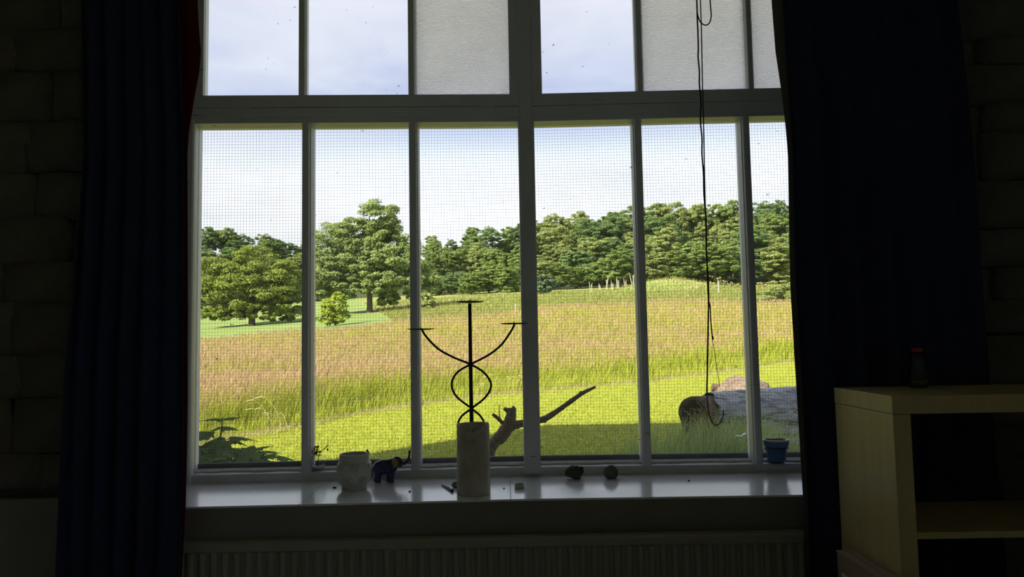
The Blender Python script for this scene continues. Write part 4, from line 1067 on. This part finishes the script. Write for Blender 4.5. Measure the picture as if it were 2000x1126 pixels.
MB().box(-0.0226, -0.0215, 0.018, 0.022, cT - 0.35, cT - 0.006).build('tape_seam', INK, ct)

# ------------------------------------------------------------------ things on the sill
def on_sill(px, py): p = PZ(px, py, SILL_Z); return Vector((p[0], p[1], SILL_Z)), p[1] / F
CERAM = plain('white_ceramic', (0.62, 0.61, 0.56), 0.35, var=0.05, scale=8)
# pierced ceramic tealight lantern
p, u = on_sill(692, 953)
ln = empty('pierced_lantern', p); tag(ln, 'white ceramic tealight lantern with pierced dots on the sill', 'candle holder')
prof = [(23, 0), (24, 1), (23.5, 6.5), (25, 8.5), (30.5, 13), (32.5, 18), (33, 26), (33, 38), (33, 48), (32, 52), (29, 55), (28, 56.5), (27.8, 62), (28, 70)]
prof = [(a * u, b * u * 0.94) for a, b in prof]
fz = [q[1] for q in prof]; fr = [q[0] for q in prof]; NZ, NA = 56, 150; zs = np.linspace(0, prof[-1][1], NZ + 1)
v = [(np.interp(z, fz, fr) * math.cos(2 * math.pi * j / NA), np.interp(z, fz, fr) * math.sin(2 * math.pi * j / NA), z) for z in zs for j in range(NA)]
hole = set(); rr_ = random.Random(9)
for k in range(14):                       # motifs of dots all round
    ca_ = k * NA / 7 + (0 if k < 7 else NA / 14); cz_ = 16 if k < 7 else 37
    dots = [(0, 0)] + [(int(round(2.6 * math.cos(q * math.pi / 3) * 1.1)), int(round(2.6 * math.sin(q * math.pi / 3)))) for q in range(6)] + [(int(round(6 * math.cos(q * math.pi / 4 + .3))), int(round(5.4 * math.sin(q * math.pi / 4 + .3)))) for q in range(8)]
    for dx, dz in dots:
        zi = cz_ + dz; xi = int(ca_ + dx) % NA
        if 9 < zi < 48:
            hole.add((zi, xi)); hole.add((zi + 1, xi)); hole.add((zi, (xi + 1) % NA))
            if dx == 0 and dz == 0: hole.add((zi + 1, xi)); hole.add((zi, (xi + 1) % NA)); hole.add((zi + 1, (xi + 1) % NA))
fq = [(i * NA + j, i * NA + (j + 1) % NA, (i + 1) * NA + (j + 1) % NA, (i + 1) * NA + j) for i in range(NZ) for j in range(NA) if (i, j) not in hole]
mb = MB().add(v, fq); mb.f.append(tuple(range(NA))[::-1])
o = mb.build('body', CERAM, ln, True); sm = o.modifiers.new('t', 'SOLIDIFY'); sm.thickness = 0.004; sm.offset = -1
hA = math.radians(20)
MB().tube([(27 * u * math.cos(hA), 27 * u * math.sin(hA), 58 * u), (28 * u * math.cos(hA), 28 * u * math.sin(hA), 66 * u), (24 * u * math.cos(hA) , 22 * u * math.sin(hA), 70 * u), (27 * u * math.cos(hA), 22 * u * math.sin(hA), 73 * u)], [1.2 * u, 1.4 * u, 2.2 * u, .5 * u], 6).build('wire_hook', IRON, ln, True)

# elephant figurine
p, u = on_sill(749, 940)
el = empty('elephant_figurine', p, math.radians(0)); tag(el, 'dark blue painted elephant figurine with raised trunk and gold ears', 'figurine')
def EP(px, py, dy=0.0): return Vector(((px - 749) * u, dy * u, (941 - py) * u))
mb = MB()
mb.ball(EP(752, 913), (20*u, 14*u, 15*u), 20, 14)
mb.ball(EP(741, 916), (13*u, 13*u, 15*u), 20, 14)
mb.ball(EP(764, 911), (13*u, 12*u, 14*u), 20, 14)
mb.ball(EP(775, 903), (10*u, 9*u, 10*u), 20, 14)
mb.tube(catmull([EP(776, 905), EP(785, 907), EP(792, 905), EP(797, 899), EP(799, 891), EP(799.5, 882)], 6), [7*u, 6.5*u, 6*u, 5.8*u, 5.5*u, 5.2*u, 5*u, 4.7*u, 4.4*u, 4.1*u, 3.8*u, 3.6*u, 3.4*u, 3.2*u, 3*u, 2.9*u, 2.8*u, 2.7*u, 2.6*u, 2.5*u, 2.4*u, 2.3*u, 2.3*u, 2.2*u, 2.2*u, 2.2*u, 2.2*u, 2.2*u, 2.2*u, 2.2*u, 2.2*u][:31], 12)
mb.tube([EP(779, 909), EP(783, 914)], [5*u, 2*u], 10)
for (lx, dy) in ((735, 7), (740, -7), (759, 7), (765, -7)):
    mb.tube([EP(lx + (3 if lx < 750 else -1), 918, dy), EP(lx + 1, 927, dy), EP(lx, 936, dy), EP(lx, 938.5, dy), EP(lx, 941, dy)], [8*u, 5.5*u, 5*u, 5.6*u, 6.2*u], 12)
tmp = mb.build('tmp', None, None, True)
rm = tmp.modifiers.new('r', 'REMESH'); rm.mode = 'VOXEL'; rm.voxel_size = 0.9 * u
s_ = tmp.modifiers.new('s', 'SMOOTH'); s_.iterations = 6; s_.factor = 0.5
dg = bpy.context.evaluated_depsgraph_get(); eme = bpy.data.meshes.new_from_object(tmp.evaluated_get(dg)); bpy.data.objects.remove(tmp)
def mat_eleph():
    m = Mat('blue_lacquer'); v_ = m.coord(); q = m.noise(v_, 90, 3); c = m.mix(m.ramp(q, [(0.58, (0, 0, 0)), (0.64, (0.8,) * 3)]), (0.018, 0.025, 0.11), (0.16, 0.13, 0.09))
    return m.done(m.principled(c, 0.25))
eme.name = 'elephant'; eme.materials.clear()
link('body', eme, mat_eleph(), el, True)
GOLD = plain('gold_paint', (0.34, 0.25, 0.07), 0.35, 0.3)
for s in (-1, 1):
    MB().ball(EP(772.5, 904.5, s * 9.5), (7*u, 2.2*u, 8.5*u), 18, 10, Matrix.Rotation(0.25, 3, 'Y') @ Matrix.Rotation(s * 0.25, 3, 'Z')).build('ear', GOLD, el, True)
MB().tube(catmull([EP(731, 911), EP(727.5, 917), EP(727, 925), EP(728, 931)], 5), [1.3*u] * 12 + [1.6*u, 2*u, 1.6*u, .6*u], 6).build('tail', plain('tail_blue', (0.012, 0.014, 0.04), 0.4), el, True)
for s in (-1, 1): MB().tube([EP(784, 909, s * 4), EP(790, 909.5, s * 5), EP(795, 906, s * 5)], [1.2*u, 1*u, .3*u], 6).build('tusk', plain('ivory', (0.45, 0.42, 0.34), 0.4), el, True)

# pillar candle
p, u = on_sill(925.5, 963)
cdl = empty('pillar_candle', p); tag(cdl, 'thick cream pillar candle with a melted dipping rim on the sill', 'candle')
R_, H_ = 32.5 * u, 134 * u
def mat_wax():
    m = Mat('candle_wax'); v_ = m.coord(); q = m.noise(v_, 14, 6, 0.65); c = m.ramp(q, [(0.28, (0.36, 0.31, 0.20)), (0.5, (0.56, 0.52, 0.42)), (0.72, (0.68, 0.66, 0.58))])
    sh = m.principled(c, 0.5, bump=m.bump(m.noise(v_, 45, 6), 0.7, 0.006), Subsurface_Weight=0.25, Subsurface_Scale=0.01)
    return m.done(sh)
WAX = mat_wax()
def rimh(a):                                   # melted dip on the camera side
    d1 = math.cos(a - math.radians(-95)); d2 = math.cos(a - math.radians(100))
    return H_ * (1.0 - 0.115 * max(0, d1) ** 2.0 - 0.01 * max(0, d2)) + 0.002 * noise.noise(Vector((math.cos(a) * 3, math.sin(a) * 3, 0)))
NA = 72; NZ = 40; v = []
for i in range(NZ + 1):
    for j in range(NA):
        a = 2 * math.pi * j / NA; z = rimh(a) * i / NZ
        q = 1 + 0.018 * noise.noise(Vector((math.cos(a) * 1.5, math.sin(a) * 1.5, z * 9))) + (0.0 if i else -0.02) - 0.035 * (i / NZ)
        dr = max(0, 1 - abs(((a - math.radians(-35) + math.pi) % (2 * math.pi)) - math.pi) / 0.35); q += 0.06 * dr * (0.5 + 0.5 * noise.noise(Vector((a * 9, z * 26, 1)))) * min(1, (1.05 - i / NZ) * 1.4)
        if i == NZ: q -= 0.03
        v.append((R_ * q * math.cos(a), R_ * q * math.sin(a), z))
for i, (rq, dz) in enumerate(((0.86, -0.001), (0.80, -0.010), (0.74, -0.022), (0.5, -0.034), (0.2, -0.036), (0.01, -0.036))):
    for j in range(NA):
        a = 2 * math.pi * j / NA; zz = rimh(a) + dz if i < 2 else min(rimh(a) - 0.002, H_ + dz)
        v.append((R_ * rq * math.cos(a), R_ * rq * math.sin(a), zz))
mb = MB(); mb.add(v, [(i * NA + j, i * NA + (j + 1) % NA, (i + 1) * NA + (j + 1) % NA, (i + 1) * NA + j) for i in range(NZ + 6) for j in range(NA)]); mb.f.append(tuple(range(NA))[::-1])
mb.build('wax', WAX, cdl, True)
MB().tube([(0, 0, H_ - 0.04), (0.001, 0, H_ - 0.028), (0.004, 0, H_ - 0.022)], [0.0015, 0.0013, 0.001], 6).build('wick', IRON, cdl)

# candelabrum (wrought iron), standing behind the candle
CY = 2.80
def CP(px, py, dy=0.0): return Vector(PY(px, py, CY + dy))
cb = Vector((CP(922, 900).x, CY, SILL_Z)); can = empty('candelabrum', cb); tag(can, 'black wrought iron candelabrum with three spiked pans and twining arms', 'candelabrum')
u = CY / F
MB().lathe([(0.0005, 0.0), (27*u, 0.0), (28*u, 2*u), (26*u, 4*u), (8*u, 6*u), (0.0005, 6*u)], 32).build('base', IRON, can, True)
MB().tube([Vector((0, 0, 0.005)), CP(921, 826) - cb, CP(919, 711) - cb, CP(917.5, 592) - cb], [4*u, 3.9*u, 3.6*u, 3.4*u], 10).build('stem', IRON, can, True)
def arm(pp, dy):
    q = catmull([CP(a, b, d * dy) - cb for a, b, d in pp], 10)
    MB().tube(q, 2.1*u, 8).build('arm', IRON, can, True)
arm([(823, 641, 0), (831, 655, 0), (855, 680, 0), (885, 697, .004), (919, 711, .008), (945, 727, .004), (959, 750, 0), (949, 774, 0), (921, 797, -.008), (901, 813, 0), (894, 832, 0), (899, 858, 0), (915, 885, 0), (919, 920, 0)], 1)
arm([(1005, 633, 0), (997, 648, 0), (978, 674, 0), (952, 694, -.004), (919, 711, -.008), (893, 727, -.004), (882, 750, 0), (892, 774, 0), (921, 797, .008), (939, 813, 0), (947, 832, 0), (943, 858, 0), (928, 885, 0), (925, 920, 0)], 1)
for px, py, rr in ((918, 590, 27), (822, 643, 28), (1004, 632, 28)):
    c = CP(px, py) - cb
    ch = MB().lathe([(0.0005, -1.2*u), (rr*u*.6, -0.9*u), (rr*u, .8*u), (rr*u, 1.6*u), (rr*u*.6, 0), (0.0005, -.2*u)], 36, c).build('drip_pan', IRON, can, True)
    MB().tube([c, c + Vector((0, 0, 6*u))], [1.6*u, .3*u], 6).build('spike', IRON, ch)

# glass bud vase with dried sprigs on the rail ledge
LZ = Z_RAIL + 0.0075
d = ray(622, 911); p = Vector((d[0] / d[1] * 3.0, YR + kink(-0.78) + 0.040, LZ)); u = 3.0 / F
bv = empty('bud_vase', p); tag(bv, 'tiny round clear glass bud vase with dried sprigs by the leftmost glazing bar', 'vase')
prof = [(0.0005, 0), (9*u, 0), (14*u, 7*u), (15.5*u, 14*u), (13.5*u, 22*u), (8*u, 27*u), (6.5*u, 31*u), (7*u, 33*u), (6*u, 33*u), (5.6*u, 31*u), (7*u, 27*u), (12.6*u, 21.5*u), (14.6*u, 14*u), (13*u, 7.5*u), (8.5*u, 1.5*u), (0.0005, 1.5*u)]
MB().lathe(prof, 32).build('glass', tube_glass('vase_glass', (0.97, 0.98, 0.97)), bv, True)
SPRIG = plain('dried_sprig', (0.13, 0.10, 0.055), 0.9)
mb = MB(); mb.tube(catmull([(0, 0, 3*u), (2*u, 0, 26*u), (8*u, 0, 34*u), (16*u, 0, 41*u), (20*u, -2*u, 45*u)], 4), .8*u, 5)
mb.ball((18.5*u, 0, 36*u), (1.6*u, 1*u, 3*u), 7, 5); mb.tube([(20*u, -2*u, 44*u), (18.5*u, 0, 38*u)], .5*u, 4); mb.build('sprig', SPRIG, bv)
mb = MB()
for i in range(16):
    c = (random.uniform(-14, 1) * u, random.uniform(-3, 3) * u, random.uniform(28, 44) * u); mb.tube([(0, 0, 4*u), (-2*u, 0, 26*u), c], .35*u, 4); mb.ball(c, (1.6*u, 1.2*u, 2*u), 6, 4)
mb.build('dried_flower', plain('dried_flower', (0.20, 0.12, 0.075), 0.9), bv)

# blue plant pots, one inside the other, on the ledge at right
d = ray(1517, 897); py_ = YR + kink(1.08) + 0.030; p = Vector((d[0] / d[1] * py_, py_, LZ - 0.002)); u = py_ / F
BLUE = plain('blue_glaze', (0.10, 0.22, 0.46), 0.45, var=0.1); RIMW = plain('white_glaze', (0.70, 0.69, 0.66), 0.4, var=0.04); TERRA = plain('terracotta', (0.42, 0.23, 0.13), 0.9)
pt = empty('plant_pot', p); tag(pt, 'outer blue plant pot with white rim tabs on the window ledge', 'plant pot')
MB().lathe([(0.0005, 0), (15.5*u, 0), (16.5*u, 1.5*u), (20.5*u, 26*u), (19.5*u, 26*u), (15.5*u, 3*u), (0.0005, 3*u)], 40).build('body', BLUE, pt, True)
for s in (-1, 1):
    MB().ball((s * 21.5*u, -2*u, 25*u), (2.6*u, 3.5*u, 2.6*u), 12, 8).build('rim_tab', RIMW, pt, True)
pt2 = empty('plant_pot', p + Vector((0, 0, 6.5*u))); tag(pt2, 'inner blue plant pot with a white lip and terracotta inside, nested in another pot', 'plant pot')
MB().lathe([(0.0005, 0), (13*u, 0), (15.5*u, 17*u), (20*u, 21.5*u), (22.5*u, 23.5*u), (24*u, 32.5*u)], 40).build('body', BLUE, pt2, True)
MB().lathe([(24*u, 32.4*u), (24.6*u, 34*u), (24*u, 35.2*u), (21.0*u, 35.4*u), (20.2*u, 33.0*u)], 40).build('lip', RIMW, pt2, True)
MB().lathe([(20.6*u, 33.2*u), (20*u, 24*u), (14*u, 10*u), (0.0005, 10*u)], 40).build('inside', TERRA, pt2, True)

# stones
def rock(name, px, py, wpx, hpx, dpx, rough, col, lab, seed, sub=3, cat='stone'):
    p, u = on_sill(px, py); bm = bmesh.new(); bmesh.ops.create_icosphere(bm, subdivisions=sub, radius=1)
    for v_ in bm.verts:
        q = v_.co.copy(); k = 1 + rough * noise.noise(q * 1.4 + Vector((seed, 0, 0))) + rough * .5 * noise.noise(q * 3.1 + Vector((seed, 5, 0)))
        if rough > .2:                          # chipped faces
            for nn in (Vector((.6, -.6, .5)), Vector((-.7, -.5, .3)), Vector((.3, .2, 1)), Vector((.9, .1, -.2)), Vector((-.5, -.2, .9))):
                nn = nn.normalized(); dd = q.dot(nn); 
                if dd > .72: q = q - nn * (dd - .72)
        v_.co = Vector((q.x * k * wpx / 2 * u, q.y * k * dpx / 2 * u, q.z * k * hpx / 2 * u))
    zm = min(v_.co.z for v_ in bm.verts)
    for v_ in bm.verts: v_.co.z = max(v_.co.z - zm, 0.10 * hpx * u) - 0.10 * hpx * u
    me = bpy.data.meshes.new(name); bm.to_mesh(me); bm.free()
    o = link(name, me, plain(name + '_stone', col, 0.85, var=0.4, scale=60, bumps=0.4), None, rough < .2); o.location = p; tag(o, lab, cat); return o
rock('rough_stone', 1124, 934, 36, 30, 26, 0.30, (0.085, 0.085, 0.065), 'rough angular dark stone on the sill right of the centre post', 2.0, 3)
rock('pebble', 1193.5, 933, 28, 27, 24, 0.06, (0.16, 0.15, 0.12), 'smooth round dark pebble on the sill right of the angular stone', 7.0, 4, 'pebble')
rock('pebble', 893, 951, 22, 13, 16, 0.06, (0.34, 0.31, 0.26), 'small pale pebble half hidden behind the pillar candle', 9.0, 3, 'pebble')
# tealight cup
p, u = on_sill(1015, 953)
tl = empty('tealight_cup', p); tag(tl, 'small empty metal tealight cup on the sill right of the candle', 'tealight')
ALU = plain('aluminium', (0.5, 0.5, 0.5), 0.35, 0.9, var=0.05)
MB().lathe([(0.0005, 0), (9.2*u, 0), (9.8*u, 1*u), (9.8*u, 7.6*u), (10.1*u, 8.2*u), (9.6*u, 8.2*u), (9.4*u, 1.2*u), (0.0005, 1*u)], 36).build('cup', ALU, tl, True)
MB().lathe([(9.85*u, 3.2*u), (10.1*u, 3.6*u), (9.85*u, 4*u)], 36).build('ridge', ALU, tl, True)
# pen stub
a, u = on_sill(864, 947); b, _ = on_sill(884, 960.5); up_ = Vector((0, 0, 2.4*u))
pn = empty('pen', (a + b) / 2); c0 = (a + b) / 2
MB().tube([a - c0 + up_, a.lerp(b, .86) - c0 + up_], 2.3*u, 12).build('barrel', plain('pale_pen', (0.62, 0.62, 0.68), 0.4, var=0.03), pn, True)
MB().tube([a.lerp(b, .86) - c0 + up_, b - c0 + up_], 2.5*u, 12).build('cap', plain('navy_cap', (0.02, 0.02, 0.09), 0.35), pn, True)
tag(pn, 'short white pen with a dark blue end lying left of the pillar candle', 'pen')
# crumbs
CRUMB = plain('crumb', (0.012, 0.011, 0.010), 0.8)
for px, py, s, lab in ((653, 953, 2.6, 'black crumb on the sill left of the white lantern'), (800, 960, 2.0, 'black crumb on the sill between elephant and candle'), (984, 954, 1.6, 'dark speck on the sill left of the tealight cup'), (1345, 939, 2.0, 'dark crumb on the bare right half of the sill')):
    p, u = on_sill(px, py); mb = MB().ball((0, 0, s * .6 * u), (s * u * 1.2, s * u * .8, s * .6 * u), 8, 5, Matrix.Rotation(.4, 3, 'Z')); mb.ball((s * .8 * u, 0, s * .45 * u), (s * .7 * u, s * .5 * u, s * .45 * u), 7, 4)
    o = mb.build('crumb', CRUMB, None, True); o.location = p; tag(o, lab, 'crumb')

# ------------------------------------------------------------------ hanging cords in front of the right window
HY = 2.80
def HP(px, py): return Vector(PY(px, py, HY))
u = HY / F
CORD = plain('black_cord', (0.010, 0.010, 0.010), 0.45)
topz = 2.1
o0 = Vector((HP(1366, 0).x, HY, topz))
cord1 = empty('hanging_cord', o0); tag(cord1, 'long black kinked cord ending in a loop near the bottom of the right window', 'cord')
pp = [o0, HP(1359, -60), HP(1361, 0), HP(1362, 40), HP(1363, 60), HP(1364, 95), HP(1363.5, 110), HP(1366, 140), HP(1366, 165), HP(1369, 200), HP(1368, 235), HP(1371, 270), HP(1371, 300), HP(1374, 340), HP(1375, 380), HP(1379, 430), HP(1380, 500), HP(1384, 570), HP(1383, 640), HP(1382, 700), HP(1380.5, 770)]
q = catmull([p - o0 for p in pp], 5); MB().tube(q, 1.55*u, 7).build('strand', CORD, cord1, True)
BRC = plain('brown_string', (0.05, 0.035, 0.025), 0.7)
q = catmull([HP(a, b) - o0 for a, b in ((1380.5, 769), (1383, 795), (1387, 815), (1396, 829), (1406, 826), (1412, 812), (1413, 800))], 6)
MB().tube(q, 1.0*u, 6).build('end_loop', BRC, cord1, True)
o1 = Vector((HP(1374, 0).x, HY - 0.012, topz))
cord2 = empty('hanging_cord', o1); tag(cord2, 'straighter black cord beside the kinked one, ending in a thin string', 'cord')
pp = [o1, HP(1367, -60), HP(1368, 0), HP(1370, 60), HP(1372, 165), HP(1374, 235), HP(1376, 340), HP(1379, 450), HP(1383, 570), HP(1387, 600), HP(1389, 635), HP(1391.5, 660)]
MB().tube(catmull([p - o1 for p in pp], 6), 1.2*u, 7).build('strand', CORD, cord2, True)
MB().tube([HP(1391.5, 656) - o1, HP(1392.5, 663) - o1], 1.8*u, 8).build('ferrule', CORD, cord2, True)
MB().tube([HP(1391.5, 660) - o1, HP(1399, 710) - o1, HP(1406, 757) - o1], .6*u, 5).build('string', plain('grey_string', (0.2, 0.2, 0.16), 0.8), cord2, True)
o2 = Vector((HP(1385, 0).x, HY - 0.02, topz))
cord3 = empty('hanging_cord', o2); tag(cord3, 'short loop of black cord hanging at the top of the right window', 'cord')
pp = [o2, HP(1377, -90), HP(1385, -20), HP(1388.5, 20), HP(1389, 33), HP(1386, 44), HP(1379, 49), HP(1370, 45), HP(1364, 34), HP(1361, 15), HP(1361, -20), HP(1363, -90), o2 + Vector((-0.02, 0, 0))]
MB().tube(catmull([p - o2 for p in pp], 7), 1.3*u, 7).build('strand', CORD, cord3, True)
